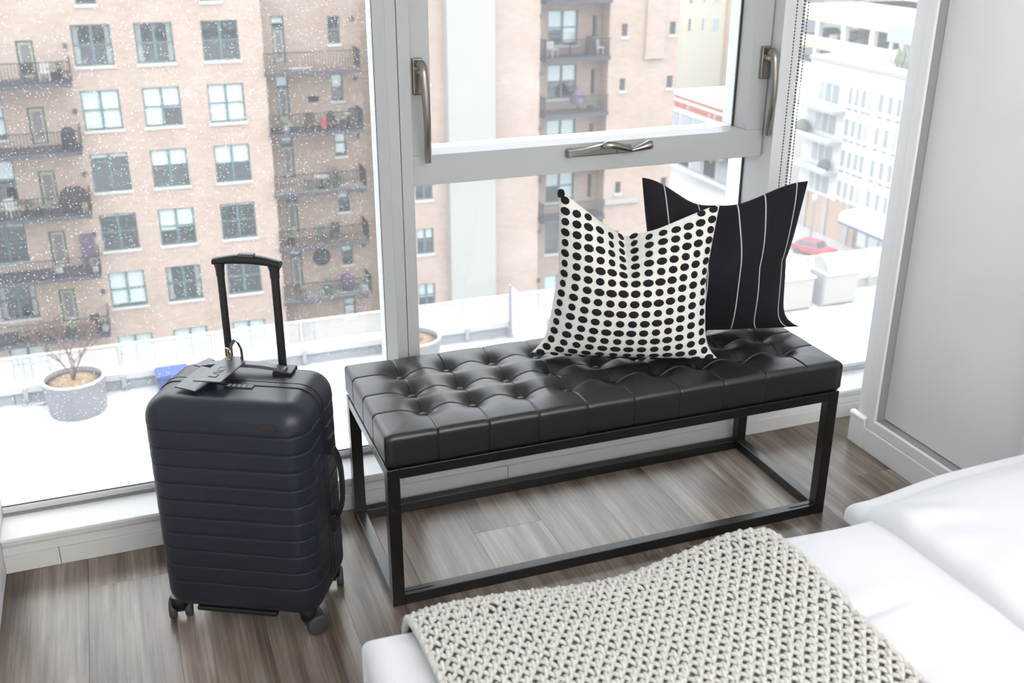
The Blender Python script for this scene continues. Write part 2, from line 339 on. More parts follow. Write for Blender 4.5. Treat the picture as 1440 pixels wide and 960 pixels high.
MB().box(.145, .175, -.022, -.010, -.008, .006).build('catch', 'nickel', lt, bevel=.002)
# ---- roller blind chains
blind = thing('roller_blind', 'rolled-up roller blind above the right window', 'blind', (0, 0, 0))
MB().tube([(1.70, 2.455, 2.52), (2.40, 2.455, 2.52)], .03, 16).build('roll', 'blind', blind, smooth=45)
for bi, (xa, xb, lab) in enumerate(((1.735, 1.752, 'metal bead chain of the blind hanging nearest the right window glass'), (1.711, 1.7385, 'metal bead chain of the blind hanging over the right mullion, closer to the sash'))):
    ch = MB(); yy = 2.437 - .004*bi; z0 = .50 + .03*bi
    path = [(xa, yy, z) for z in np.arange(2.50, z0, -.0085)] + [((xa+xb)/2 + (xb-xa)/2*math.cos(a), yy, z0 - (xb-xa)/2*math.sin(a)) for a in np.linspace(PI, 0, 7)][1:] + [(xb, yy + .004, z) for z in np.arange(z0 + .006, 2.50, .0085)]
    for p in path:
        r = .0030; ch.add([(p[0], p[1], p[2]+r), (p[0]+r, p[1], p[2]), (p[0], p[1]+r, p[2]), (p[0]-r, p[1], p[2]), (p[0], p[1]-r, p[2]), (p[0], p[1], p[2]-r)],
                          [(0, 1, 2), (0, 2, 3), (0, 3, 4), (0, 4, 1), (5, 2, 1), (5, 3, 2), (5, 4, 3), (5, 1, 4)])
    c = thing('blind_chain', lab, 'bead chain')
    o = ch.build('bead', 'chain_metal', c, smooth=180); o['kind'] = 'stuff'
    MB().tube([p for p in path], .0006, 4).build('cord', 'nickel', c)

# ================================================================== WARDROBE (right)
wx = 2.033
wd = thing('built_in_wardrobe', 'pale grey built-in wardrobe with a recessed glossy door panel', 'wardrobe', (wx, 2.36, 0))
def wb(name, m, x0, x1, y0, y1, z0, z1, bev=.0015): return MB().box(x0 - wx, x1 - wx, y0 - 2.36, y1 - 2.36, z0, z1).build(name, m, wd, bevel=bev)
wb('side_panel', 'wardrobe_paint', wx, 2.64, 2.3065, 2.357, 0, 2.6)
wb('stile', 'wardrobe_paint', wx - .006, 2.10, 2.274, 2.306, .073, 2.6, .004)
wb('stile', 'wardrobe_paint', wx - .006, 2.10, 1.69, 1.742, .073, 2.6, .004)
wb('bottom_rail', 'wardrobe_paint', wx - .006, 2.10, 1.742, 2.274, .073, .108, .004)
wb('plinth', 'wardrobe_paint', wx - .010, 2.64, 1.60, 2.308, 0, .072)
dp = wb('door_panel', 'wardrobe_panel', wx + .029, wx + .05, 1.745, 2.2715, .112, 2.59, .001)
wb('shaded_reveal', 'reveal_shade', wx + .003, wx + .06, 2.2725, 2.2745, .108, 2.59, 0); wb('shaded_reveal', 'reveal_shade', wx + .003, wx + .06, 1.742, 2.2725, .1078, .1095, 0)  # dark strips added for the shade on the left and bottom door reveals
wb('second_door', 'wardrobe_paint', wx + .004, wx + .03, 1.61, 1.69, .08, 2.59)
wb('door_stop', 'black_plastic', wx - .004, wx + .02, 1.655, 1.700, .09, .235, .002)
wb('back_carcass', 'wardrobe_paint', 2.10, 2.64, 1.60, 2.3065, .072, 2.6, 0)
br = root('baseboard_right'); struct(br, 'pale grey baseboard with a rounded cap at the end of the wardrobe', 'baseboard')
MB().box(wx - .012, 2.66, 2.3085, 2.375, 0, .088).build('board', 'wardrobe_paint', br, bevel=.002)
MB().extrude([(wx - .012, .088), (wx - .014, .093), (wx - .012, .099), (wx - .006, .102), (wx + .004, .102), (wx + .004, .088)], 2.3085, 2.378, 1).build('cap', 'wardrobe_paint', br, smooth=50)

# ================================================================== BENCH
bx, by, BL, BD = .465, 2.036, 1.222, .431
be = thing('bench', 'black leather tufted bench on a black steel frame below the window', 'bench', (bx, by, 0))
T = .030
for (lx, ly) in ((0, 0), (BL - T, 0), (0, BD - T), (BL - T, BD - T)):
    MB().box(lx, lx + T, ly, ly + T, 0, .372).build('leg', 'bench_steel', be, bevel=.002)
for (z0, z1) in ((0.0, .029), (.345, .3719)):
    for ly in (0.0005, BD - T + .0005): MB().box(T, BL - T, ly, ly + T - .001, z0 + .0005, z1).build('rail', 'bench_steel', be, bevel=.002)
    for lx in (0.0005, BL - T + .0005): MB().box(lx, lx + T - .001, T, BD - T, z0 + .0005, z1).build('rail', 'bench_steel', be, bevel=.002)
for lx, ly in ((T, .012), (BL - T - .075, .012), (T, BD - .018), (BL - T - .075, BD - .018)): MB().box(lx, lx + .075, ly, ly + .003, .029, .0305).build('weld_tab', 'black_plastic', be)
bcols = [.123 + .124*k for k in range(9)]; brows = [.124, .226, .338]
def slab(name, m, X, Y, H, r, zbot, parent, skirt=None, seg=6, tuck=.006, smooth=180, uv=False):
    """soft rectangular slab: height field H over X x Y, rounded rim of radius r, skirt to zbot"""
    nx, ny = len(X), len(Y); P = np.zeros((nx, ny, 3)); P[..., 0] = X[:, None]; P[..., 1] = Y[None, :]; P[..., 2] = H
    mb = MB().grid(P); idx = []; dirs = []
    for i in range(nx): idx.append((i, 0)); dirs.append((-1 if i == 0 else 1 if i == nx-1 else 0, -1))
    for j in range(1, ny): idx.append((nx-1, j)); dirs.append((1, 1 if j == ny-1 else 0))
    for i in range(nx-2, -1, -1): idx.append((i, ny-1)); dirs.append((-1 if i == 0 else 0, 1))
    for j in range(ny-2, 0, -1): idx.append((0, j)); dirs.append((-1, 0))
    base = np.array([P[i, j] for i, j in idx]); D = np.array(dirs, float); cn = (np.abs(D).sum(1) > 1)
    prev = [i*ny + j for i, j in idx]; n = len(idx)
    zt = base[:, 2]
    lev = [(r*math.sin(a), r*(1-math.cos(a))) for a in np.linspace(0, PI/2, seg+1)[1:]]
    levels = [(o, zt - d) for o, d in lev]
    zr = zt - r
    for q in np.linspace(0, 1, 7)[1:]:
        levels.append((r + (.003*math.sin(PI*q) if skirt is None else 0) - (tuck if q == 1 else 0), zr*(1-q) + zbot*q))
    for li, (o, z) in enumerate(levels):
        off = np.full(n, o)
        if skirt is not None: off = off - skirt(base[:, 0], base[:, 1], D)*min(1, (li+1)/3)
        V = base.copy(); V[:, 0] += D[:, 0]*off; V[:, 1] += D[:, 1]*off; V[:, 2] = z
        k = len(mb.v); mb.v.extend(map(tuple, V.tolist()))
        mb.f.extend([(prev[i], prev[(i+1) % n], k + (i+1) % n, k + i) for i in range(n)]); prev = list(range(k, k+n))
    mb.f.append(tuple(prev[::-1]))
    return mb.build(name, m, parent, smooth=smooth)
r = .014
def dense(a, b, n, lines): return np.unique(np.round(np.r_[np.linspace(a, b, n), [l + d for l in lines for d in (-.0036, -.0022, -.0011, 0, .0011, .0022, .0036)]], 5))
X = dense(r, BL - r, 230, bcols); Y = dense(r, BD - r, 84, brows)
XX, YY = np.meshgrid(X, Y, indexing='ij')
dxl = np.min(np.abs(XX[..., None] - np.array(bcols)), -1); dyl = np.min(np.abs(YY[..., None] - np.array(brows)), -1)
dbt = np.sqrt(np.min((XX[..., None, None] - np.array(bcols)[None, None, :, None])**2 + (YY[..., None, None] - np.array(brows)[None, None, None, :])**2, (-1, -2)))
insx = np.clip((XX - bcols[0] + .123)/.123, 0, 1)
H = .4590 - .024*np.exp(-(np.clip(dbt - .009, 0, None)/.026)**1.15) - .0012*np.exp(-dxl/.016) - .0012*np.exp(-dyl/.016) - .0030*np.exp(-(np.minimum(dxl, dyl)/.0016)**2)*(dbt > .006)
edge = np.minimum(np.minimum(XX - r, BL - r - XX), np.minimum(YY - r, BD - r - YY)); H += .003*np.clip(edge/.06, 0, 1) - .002
def bskirt(x, y, D):
    gx = np.min(np.abs(x[:, None] - np.array(bcols)), 1); gy = np.min(np.abs(y[:, None] - np.array(brows)), 1)
    gg = np.where(np.abs(D[:, 1]) > .5, gx, gy); gg = np.where(np.abs(D).sum(1) > 1, 1, gg)
    return .0030*np.exp(-(gg/.0016)**2) + .0004*np.exp(-gg/.012)
cu = slab('cushion', 'leather', X, Y, H, r, .3725, be, bskirt)
bt = MB().lathe([(.0105, -.004), (.0115, 0), (.0105, .003), (.007, .0055), (.002, .0065)], 14).mesh('button', 'leather', 180)
for cxx in bcols:
    for cyy in brows:
        o = link('button', bt, cu); o.location = (cxx, cyy, .4590 - .0255)

# ================================================================== PILLOWS
def sm_(a, b, t): q = np.clip((t - a)/(b - a), 0, 1); return q*q*(3 - 2*q)
class Pillow:
    def __init__(s, TL, TR, BLc, BRc, T, pinch, chop, uc, wch, tilt=(0, 0), zmin=.4615, dip=0.0):
        s.dip = dip
        s.c = [np.array(q, float) for q in (TL, TR, BLc, BRc)]; s.T = T; s.pinch = pinch; s.chop = chop; s.uc = uc; s.w = wch; s.zmin = zmin
        h = (s.c[1] - s.c[0]) + (s.c[3] - s.c[2]); v = (s.c[0] - s.c[2]) + (s.c[1] - s.c[3]); n = np.cross(h, v); s.n = n/np.linalg.norm(n)
        if s.n[1] > 0: s.n = -s.n
    def P(s, u, v, side):     # u,v in 0..1 arrays, side +1 front, -1 back
        px, py = s.pinch
        ex = np.where(v > .5, s.w[0], s.w[1])
        U = .5 + (u - .5)*(1 - px*(1 - np.abs(2*v - 1)**ex)); V = .5 + (v - .5)*(1 - py*(1 - np.abs(2*u - 1)**2.2))
        d = np.where(u < s.uc, (s.uc - u)/s.uc, (u - s.uc)/(1 - s.uc)); cusp = np.clip(1 - d, 0, 1)
        cusp = cusp**s.w[2] if s.w[2] > 0 else .5 - .5*np.cos(PI*cusp**-s.w[2])
        V = V - s.chop*cusp*np.clip((v - .25)/.75, 0, 1)**1.4
        c = s.c; U = U[..., None]; V = V[..., None]
        B = (1-V)*((1-U)*c[2] + U*c[3]) + V*((1-U)*c[0] + U*c[1])
        su = np.clip(np.sin(PI*u), 0, 1)**.55; sv = np.clip(np.sin(PI*np.clip(v, 0, 1)**.8), 0, 1); sv = np.where(v > .42, sv**.62, sv**.45)
        th = s.T*su*sv*(1 - .12*cusp*v)
        # chop: the front and back faces fold in towards each other along the notch
        th = th*(1 - .30*np.exp(-(np.abs(u - s.uc)/.07))*np.clip((v - .55)/.45, 0, 1))
        dip = s.dip*np.exp(-((u - s.uc)/.11)**2)*sm_(.50, 1.0, v)
        Q = B + (side*th - dip)[..., None]*s.n
        lift = np.clip(s.zmin + .004 - Q[..., 2], 0, None); Q[..., 2] += lift
        return Q
    def build(s, name, m, n=70, uv=False, wrinkle=0.0):
        u = np.linspace(0, 1, n); u = .5 - .5*np.cos(PI*u)*(.55) - (.5 - u)*.45*1.0 if False else u
        uu, vv = np.meshgrid(u, u, indexing='ij'); mb = MB()
        for side in (1, -1):
            Q = s.P(uu, vv, side)
            if wrinkle:
                wv = wrinkle*(np.sin(9*uu + 6*vv + 1.3*np.sin(7*vv))*np.clip((vv - .4)*2, 0, 1) + .6*np.sin(14*uu - 11*vv))*np.sin(PI*uu)*np.sin(PI*vv)
                Q += (side*wv)[..., None]*s.n
            mb.grid(Q)
        me = bpy.data.meshes.new(name); me.from_pydata(mb.v, [], mb.f); me.materials.append(M[m])
        if uv:
            ul = me.uv_layers.new(name='UVMap'); vi = np.zeros(len(me.loops), int); me.loops.foreach_get('vertex_index', vi)
            vi = vi % (n*n); co = np.stack([uu.reshape(-1)[vi], vv.reshape(-1)[vi]], 1).astype(np.float32); ul.data.foreach_set('uv', co.ravel())
        bm = bmesh.new(); bm.from_mesh(me); bmesh.ops.remove_doubles(bm, verts=bm.verts, dist=2e-4); bmesh.ops.recalc_face_normals(bm, faces=bm.faces); bm.to_mesh(me); bm.free()
        me.shade_smooth(); return link(name, me)
nv = Pillow((1.237, 2.35, .908), (1.702, 2.291, .873), (1.225, 2.395, .466), (1.712, 2.262, .464), .085, (.22, .03), .17, .44, (.85, 9, -1.0), dip=.03)
no = nv.build('pinstripe_pillow', 'pinstripe', 90, uv=True, wrinkle=.005)
tag(no, 'navy cushion with thin white pinstripes, standing behind the dotted cushion on the bench', 'pillow')
dt = Pillow((.997, 2.325, .903), (1.390, 2.218, .858), (.935, 2.352, .465), (1.380, 2.148, .464), .105, (.15, .02), .27, .45, (1.3, 7, 1.12), dip=.065)
do = dt.build('dotted_pillow', 'cotton_cream', 90)
tag(do, 'cream cushion with raised black yarn dots and a chopped V top, on the bench', 'pillow')
dm = MB().lathe([(1.0, 0), (.97, .30), (.70, .75), (.3, .98), (.05, 1.0)], 9).mesh('dot', 'dot_yarn', 180)
nu, eps, pitch = 13, 1e-3, .0262
for i in range(nu):
    vv_ = np.linspace(.004, .996, 240); col = dt.P(np.full(240, (i + .5)/nu), vv_, 1)
    arc = np.r_[0, np.cumsum(np.linalg.norm(np.diff(col, axis=0), axis=1))]; a_ = .010; j = 0
    while a_ < arc[-1] - .004:
        u = np.array([(i + .5)/nu]); v = np.array([np.interp(a_, arc, vv_)]); a_ += pitch; j += 1
        p = dt.P(u, v, 1)[0]; pu = (dt.P(u+eps, v, 1) - dt.P(u-eps, v, 1))[0]; pv = (dt.P(u, v+eps, 1) - dt.P(u, v-eps, 1))[0]
        nn = np.cross(pu, pv); nn /= np.linalg.norm(nn)
        if nn @ dt.n < 0 and nn @ np.array((0, -1, .3)) < 0: nn = -nn
        pu /= np.linalg.norm(pu); b = np.cross(nn, pu)
        o = link('dot', dm, do); jx = 1 + .12*math.sin(i*7.1 + j*3.3)
        R = Matrix(((pu[0]*.0126*jx, b[0]*.0098, nn[0]*.0042, p[0]), (pu[1]*.0126*jx, b[1]*.0098, nn[1]*.0042, p[1]), (pu[2]*.0126*jx, b[2]*.0098, nn[2]*.0042, p[2]), (0, 0, 0, 1)))
        o.matrix_local = R
o = MB().lathe([(.0005, -.012), (.008, -.009), (.010, 0), (.0075, .008), (.001, .011)], 10).build('corner_tassel', 'dot_yarn', do, smooth=180); o.location = tuple(dt.P(np.array([.012]), np.array([.988]), 1)[0])

# ================================================================== SUITCASE
sc = thing('suitcase', 'navy ribbed hard-shell suitcase with its pull handle up, standing left of the bench', 'suitcase', (.1731, 2.1556, 0), math.radians(-28.03))
W, D, ZB, ZT, RR = .366, .246, .062, .588, .052
GR = [.524 - .04222*k for k in range(10)]
def footprint(inset, n=10):
    r = max(RR - inset, .003); pts = []
    for sx_, sy_, a0 in ((1, 1, 0), (-1, 1, 90), (-1, -1, 180), (1, -1, 270)):
        for k in range(n+1):
            a = math.radians(a0 + 90*k/n); pts.append((sx_*(W/2 - inset - r) + r*math.cos(a), sy_*(D/2 - inset - r) + r*math.sin(a)))
    return pts
lv = []
for a in np.linspace(0, PI/2, 9): lv.append((ZB + RR*.75*(1 - math.sin(a)), RR*.75*(1 - math.cos(a)) ))
lv = [(ZB + .04*(1-math.cos(a)), .04*(1-math.sin(a))) for a in np.linspace(0, PI/2, 8)]
for g in reversed(GR): lv += [(g - .0100, 0), (g - .0034, 0), (g - .0029, .0002), (g - .0018, .0022), (g + .0006, .0024), (g + .0012, -.0003), (g + .0018, -.0006), (g + .0090, -.0006)]
for z in (.545, .555): pass
lv += [(ZT - RR + RR*math.sin(a), RR*(1 - math.cos(a))) for a in np.linspace(0, PI/2, 11)]
lv.sort(key=lambda q: q[0])
rings = [[(px, py, z) for px, py in footprint(max(d, -.0004) if d > 0 else 0 + d)] for z, d in lv]
for half, nm in ((-1, 'front_shell'), (1, 'back_shell')):
    mb = MB(); n = len(rings[0]); hs = [i for i in range(n) if rings[8][i][1]*half > 0]
    # keep contiguous order
    if half == 1: order = hs
    else: order = hs
    rr2 = [[(q[0], q[1], q[2]) for q in ([ (ring[order[0]][0], half*.003, ring[order[0]][2]) ] + [ring[i] for i in order] + [(ring[order[-1]][0], half*.003, ring[order[-1]][2])])] for ring in rings]
    mb.loft(rr2, cap0=True, cap1=True, closed=True)
    mb.build(nm, 'case_navy', sc, smooth=55)
def rrect_xz(hw, z0, z1, r, n=10):
    pts = []
    for sx_, top, a0 in ((1, 1, 0), (-1, 1, 90), (-1, 0, 180), (1, 0, 270)):
        for k in range(n+1):
            a = math.radians(a0 + 90*k/n); pts.append((sx_*(hw - r) + r*math.cos(a), (z1 - r if top else z0 + r) + r*math.sin(a)))
    return pts
def band(name, m, y0, y1, out, parent):
    A = rrect_xz(W/2 + out, ZB - out, ZT + out, RR); mb = MB()
    mb.loft([[(x_, y_, z_) for x_, z_ in A] for y_ in (y0, y1)]); return mb.build(name, m, parent, smooth=40)
band('zip_band', 'black_plastic', -.006, .006, .0010, sc)
band('rim', 'case_navy', -.0125, -.008, .0018, sc); band('rim', 'case_navy', .008, .0125, .0018, sc)
# top grab handle, lock, badge
hb = MB(); hs = []
for q in np.linspace(-1, 1, 17):
    zz = ZT + .005 + .009*(1 - abs(q)**2.5); hs.append((q*.096 - .008, .060, zz))
for a, b in zip(hs[:-1], hs[1:]): pass
hb.loft([[(x_, y_ - .013, z_), (x_, y_ + .013, z_), (x_, y_ + .011, z_ + .007), (x_, y_ - .011, z_ + .007)] for x_, y_, z_ in hs])
tg = hb.build('grab_handle', 'case_leather', sc, smooth=50, bevel=.0015)
for q in (-.082, .082): MB().box(q - .022, q + .022, .046, .078, ZT - .003, ZT + .0075).build('handle_mount', 'black_plastic', sc, bevel=.002)
lk = MB().box(-.022, .042, -.031, -.011, ZT - .004, ZT + .0025).build('combination_lock', 'black_plastic', sc, bevel=.002)
for k in range(4): MB().box(-.016 + .011*k, -.009 + .011*k, -.027, -.016, ZT + .002, ZT + .0035).build('dial', 'furn_white', lk, bevel=.001)
MB().box(.030, .038, -.027, -.017, ZT + .002, ZT + .0032).build('release_button', 'hub_grey', lk, bevel=.001)
bd = MB().box(.083, .122, -D/2 - .0025, -D/2 + .002, .539, .5525).build('badge', 'badge_dark', sc, bevel=.002)
# telescopic handle
MB().box(-.085, .098, .080, .108, ZT - .012, ZT + .0006).build('handle_well', 'black_plastic', sc, bevel=.003)
hp = sc
for q, wd_ in ((-.0555, .0085), (.068, .0095)):
    MB().tube([(q, .094, ZT - .02), (q, .094, .800)], wd_, 12, up=(0, 1, 0)).build('handle_post', 'black_plastic', sc, smooth=50)
    MB().tube([(q, .094, .795), (q, .094, .806)], wd_*.72, 12, up=(0, 1, 0)).build('post_collar', 'hub_grey', sc, smooth=50)
gp = []
for q in np.linspace(0, 1, 21):
    x_ = -.0685 + q*.152; zc = .832 + .008*math.sin(PI*q) - .001*q; hh = .0075 + .0035*math.sin(PI*q); dd = .0125
    gp.append([(x_, .094 + dd*math.cos(a), zc + hh*math.sin(a)) for a in np.linspace(0, 2*PI, 13)[:-1]])
gm = MB().loft(gp)
for q, w2_ in ((-.0555, .0095), (.068, .0110)):
    gm.loft([[(q + w_*math.cos(a), .094 + .011*math.sin(a), z) for a in np.linspace(0, 2*PI, 13)[:-1]] for z, w_ in ((.800, w2_), (.815, w2_), (.826, w2_*1.35), (.836, w2_*1.5))])
gm.build('grip', 'black_plastic', sc, smooth=50)
MB().box(-.010, .026, .086, .102, .846, .853).build('release_button', 'hub_grey', sc, bevel=.002)
# side handle
sh = []
for q in np.linspace(-1, 1, 15):
    z_ = .335 + q*.092; x_ = W/2 + .006 + .016*(1 - abs(q)**3); sh.append((x_, .028, z_))
MB().loft([[(x_, y_ - .011, z_), (x_, y_ + .011, z_), (x_ + .008, y_ + .010, z_), (x_ + .008, y_ - .010, z_)] for x_, y_, z_ in sh]).build('side_handle', 'black_plastic', sc, smooth=50, bevel=.002)
for z_ in (.435, .235): MB().box(W/2 - .004, W/2 + .010, .012, .044, z_ - .022, z_ + .022).build('side_mount', 'black_plastic', sc, bevel=.003)
# foot bumpers and casters
def caster(x_, y_, yaw):
    c = MB().lathe([(.020, .004), (.021, .014), (.018, .020)], 18).build('caster', 'black_plastic', sc, smooth=40); c.location = (x_, y_, .050); c.rotation_euler = (0, 0, yaw)
    f = MB().extrude([(-.010, .004), (.012, .004), (.024, -.02), (.020, -.032), (.008, -.034), (-.008, -.012)], -.0085, .0085, 1)
    f.build('fork', 'black_plastic', c, smooth=40, bevel=.001)
    for s_ in (-1, 1):
        wl = MB().lathe([(.006, -.008), (.021, -.0085), (.0245, -.006), (.0250, 0), (.0245, .006), (.021, .0085), (.006, .008)], 24).build('wheel', 'rubber', c, smooth=50)
        wl.matrix_local = Matrix.Translation((.016, s_*.0180, -.0250)) @ Matrix.Rotation(PI/2, 4, 'X')
        hbm = MB().lathe([(.018, -.0098), (.019, 0), (.018, .0098)], 18).build('hub', 'black_plastic', c, smooth=40)
        hbm.matrix_local = wl.matrix_local
caster(-.168, -.078, math.radians(112)); caster(.142, -.080, math.radians(38)); caster(-.142, .080, math.radians(60)); caster(.150, .085, math.radians(110))
MB().box(-.11, .08, -.112, -.085, .056, .068).build('foot_bar', 'black_plastic', sc, bevel=.004)
# ---- luggage tag: strap looped over the grab handle, flap and window leaf
lg = thing('luggage_tag', 'dark leather luggage tag with a brass buckle, lying on top of the suitcase', 'luggage tag', (.1731, 2.1556, 0), math.radians(-28.03))
def leaf(name, pts, th, m, parent, z_at):
    mb = MB(); P0 = [np.array((a, b, z_at(a, b))) for a, b in pts]
    mb.loft([[tuple(q) for q in P0], [tuple(q + np.array((0, 0, th))) for q in P0]]); return mb.build(name, m, parent, bevel=.0008)
za = lambda a, b: .603 + .10*(b - 0)*.25
lf = leaf('leaf', [(-.079, -.054), (-.017, -.053), (-.002, .054), (-.018, .076), (-.047, .080), (-.056, .066)], .0030, 'case_leather', lg, lambda a, b: .6105 + .02*b)
leaf('flap', [(-.120, -.058), (-.068, -.072), (-.046, -.015), (-.060, .030), (-.100, .040)], .0030, 'case_leather', lg, lambda a, b: .5945 + .06*(b + .06))
leaf('strap_end', [(-.126, .055), (-.108, .049), (-.088, .085), (-.104, .095)], .0025, 'case_leather', lg, lambda a, b: .595 + .05*(b - .04))
# looped strap
sp = [(q0 + .023, q1 - .030, q2 - .003) for q0, q1, q2 in ((-.056, .074, .622), (-.056, .080, .640), (-.054, .084, .655), (-.048, .088, .664), (-.042, .091, .658), (-.037, .094, .642), (-.036, .094, .624), (-.038, .093, .612))]
mb = MB(); rr = []
for i, q in enumerate(sp):
    rr.append([(q[0] - .003, q[1] - .0065, q[2]), (q[0] - .003, q[1] + .0065, q[2]), (q[0], q[1] + .0065, q[2]), (q[0], q[1] - .0065, q[2])])
mb = MB(); ca, sa_ = math.cos(math.radians(35)), math.sin(math.radians(35))
mb.loft([[(q[0] + dx*ca, q[1] - dx*sa_ + dy*.3, q[2] + dy) for dx, dy in ((-.0055, 0), (.0055, 0), (.0055, .002), (-.0055, .002))] for q in sp])
mb.build('strap', 'case_leather', lg, smooth=40)
bk = MB(); A = rrect_xz(.010, -.013, .013, .007, 5)
bk.tube([(-.0345 + x_*ca, .040 - x_*sa_, .636 + z_) for x_, z_ in A] + [(-.0345 + A[0][0]*ca, .040 - A[0][0]*sa_, .636 + A[0][1])], .0017, 8)
bk.tube([(-.0345, .039, .625), (-.0345, .038, .648)], .0013, 6)
bk.build('buckle', 'brass', lg, smooth=50)
tx = bpy.data.curves.new('initials', 'FONT'); tx.body = 'LAO'; tx.size = .028; tx.extrude = .0003
to = bpy.data.objects.new('initials_curve', tx); COL.objects.link(to); bpy.context.view_layer.update()
tm = bpy.data.meshes.new_from_object(to.evaluated_get(bpy.context.evaluated_depsgraph_get())); bpy.data.objects.remove(to); tm.materials.clear(); tm.materials.append(M['case_leather'])
to = link('initials', tm, lf); to.location = (-.036, -.035, .6139); to.rotation_euler = (.02, 0, math.radians(82))

# ================================================================== BED AND THROW
bdx0, bdx1, bdy0, bdy1 = .245, 2.27, -.36, 1.30
bed = thing('bed', 'bed with white linen in the right corner of the room', 'bed', (bdx0, bdy0, 0))
def bb_(name, m, x0, x1, y0, y1, z0, z1, bev=.01): return MB().box(x0 - bdx0, x1 - bdx0, y0 - bdy0, y1 - bdy0, z0, z1).build(name, m, bed, bevel=bev)
bb_('base', 'wood_bed', .30, 2.27, -.32, 1.25, .12, .27); bb_('mattress', 'mattress', .285, 2.26, -.335, 1.265, .27, .515, .04)
for q in ((.34, -.28), (.34, 1.15), (2.14, -.28), (2.14, 1.15)): bb_('leg', 'wood_bed', q[0], q[0] + .06, q[1], q[1] + .06, 0, .12)
bb_('headboard', 'wood_bed', 2.275, 2.33, -.36, 1.29, .1, 1.1)
def sm(a, b, t): q = np.clip((t - a)/(b - a), 0, 1); return q*q*(3 - 2*q)
def bedtop(x, y):   # soft top of the duvet
    z = .545 + .010*np.sin(3.1*x + 1.0)*np.sin(2.6*y + .5) + .004*np.sin(9*x + 4*y)
    z = z + .014*sm(.9, 1.5, x)
    z = z - .004*np.exp(-((y - .93 - .12*(x - 1.0))/.028)**2)*sm(.90, 1.0, x)*sm(1.32, 1.1, x)
    z = z - .007*np.exp(-((y - 1.053 - .05*(x - .98))/.010)**2)*sm(.89, .94, x)*sm(1.09, 1.0, x) + .004*np.exp(-((y - 1.085 - .10*(x - .98))/.022)**2)*sm(.89, .96, x)*sm(1.15, 1.0, x)
    ed = np.minimum(x - bdx0, bdy1 - y); z = z - .030*np.exp(-np.clip(ed, 0, None)/.045)
    return z
r = .035; X = np.linspace(bdx0 + r, bdx1 - r, 240); Y = np.linspace(bdy0 + r, bdy1 - r, 300)
XX, YY = np.meshgrid(X, Y, indexing='ij')
def dskirt(x, y, D): return .006*np.sin(x*17 + y*11)
dv = slab('duvet', 'linen_white', X, Y, bedtop(XX, YY), r, .20, None, dskirt, seg=8)
tag(dv, 'white duvet spread over the bed under the knitted throw', 'duvet')
# folded-back upper layer of the duvet, a thick soft roll at its edge
fx0 = 1.172; r = .030
X = np.r_[np.linspace(fx0 + r, fx0 + .25, 60), np.linspace(fx0 + .26, 2.24, 60)]; Y = np.linspace(bdy0 + .02, bdy1 + .008, 260); XX, YY = np.meshgrid(X, Y, indexing='ij')
sh_ = .018*np.sin(3.2*YY + .4) + .006*np.sin(11*YY)
HH = bedtop(XX, np.clip(YY, bdy0 + .04, bdy1 - .04)) + .040 + .020*sm(0, .22, XX - fx0) + .006*np.sin(14*YY + 9*XX)*np.exp(-(XX - fx0)/.12) + .004*np.sin(26*YY - 10*XX)*np.exp(-(XX - fx0)/.07)
HH += .005*np.sin(62*YY + 28*XX)*np.exp(-((YY - 1.18)/.07)**2)*np.exp(-((XX - fx0 - .05)/.05)**2) + .004*np.sin(38*YY - 20*XX)*np.exp(-((YY - .95)/.16)**2)*np.exp(-((XX - fx0 - .06)/.05)**2)
HH -= .035*np.exp(-np.clip(bdy1 - YY, 0, None)/.035)
fo = slab('folded_top_sheet', 'linen_white', X, Y, HH, r, .50, None, lambda x, y, D: .010*np.sin(3.2*y + .4) + .003*np.sin(15*y), seg=8)
tag(fo, 'white top layer of the duvet folded back over the right half of the bed', 'bedding')
# throw: path over the bed, woven from thick yarn
ty0, tx0, tx1 = -.30, .318, .955
def tpath(n=260):
    pts = []
    for y in np.linspace(ty0, bdy1 - .045, 180): pts.append((y, None, 0))
    for a in np.linspace(0, PI/2, 16)[1:]: pts.append((bdy1 - .045 + .062*math.sin(a), -.062*(1 - math.cos(a)), 1))
    for q in np.linspace(0, .26, 20)[1:]: pts.append((bdy1 + .017 + .004*math.sin(q*20), -.062 - q, 1))
    return pts
TP = tpath(); ys = np.array([q[0] for q in TP]); zo = np.array([q[1] if q[1] is not None else 0 for q in TP])
dl = np.r_[0, np.cumsum(np.hypot(np.diff(ys), np.diff(zo)))]; TL_ = dl[-1]
def tsurf(s, t):
    s = np.asarray(s, float); t = np.asarray(t, float); y = np.interp(t, dl, ys); z = np.interp(t, dl, zo)
    x = tx0 + s*(tx1 - tx0) - .022*(1.25 - np.clip(y, None, 1.25))*(s) + .018*(1.25 - np.clip(y, None, 1.25))*(1 - s)*.6
    yy = np.clip(y, None, bdy1 - .045)
    base = bedtop(x, yy) + .016 + .010*np.exp(-((s - .93)/.09)**2)*sm(1.0, 1.24, y) + .006*np.exp(-((s - .05)/.08)**2)
    y = y + np.where(z < 0, .012*np.sin(s*9), 0)
    return np.stack([x, y, base + z], -1)
th = thing('throw_blanket', 'cream and grey chunky woven throw laid across the foot of the bed', 'throw')
sg, tgr = np.meshgrid(np.linspace(0, 1, 46), np.linspace(0, TL_, 150), indexing='ij')
Q = tsurf(sg, tgr); Q2 = Q.copy(); Q2[..., 2] -= .007
mbt = MB().grid(Q).grid(Q2); mbt.build('cloth', 'throw_gap_shade', th, smooth=180)
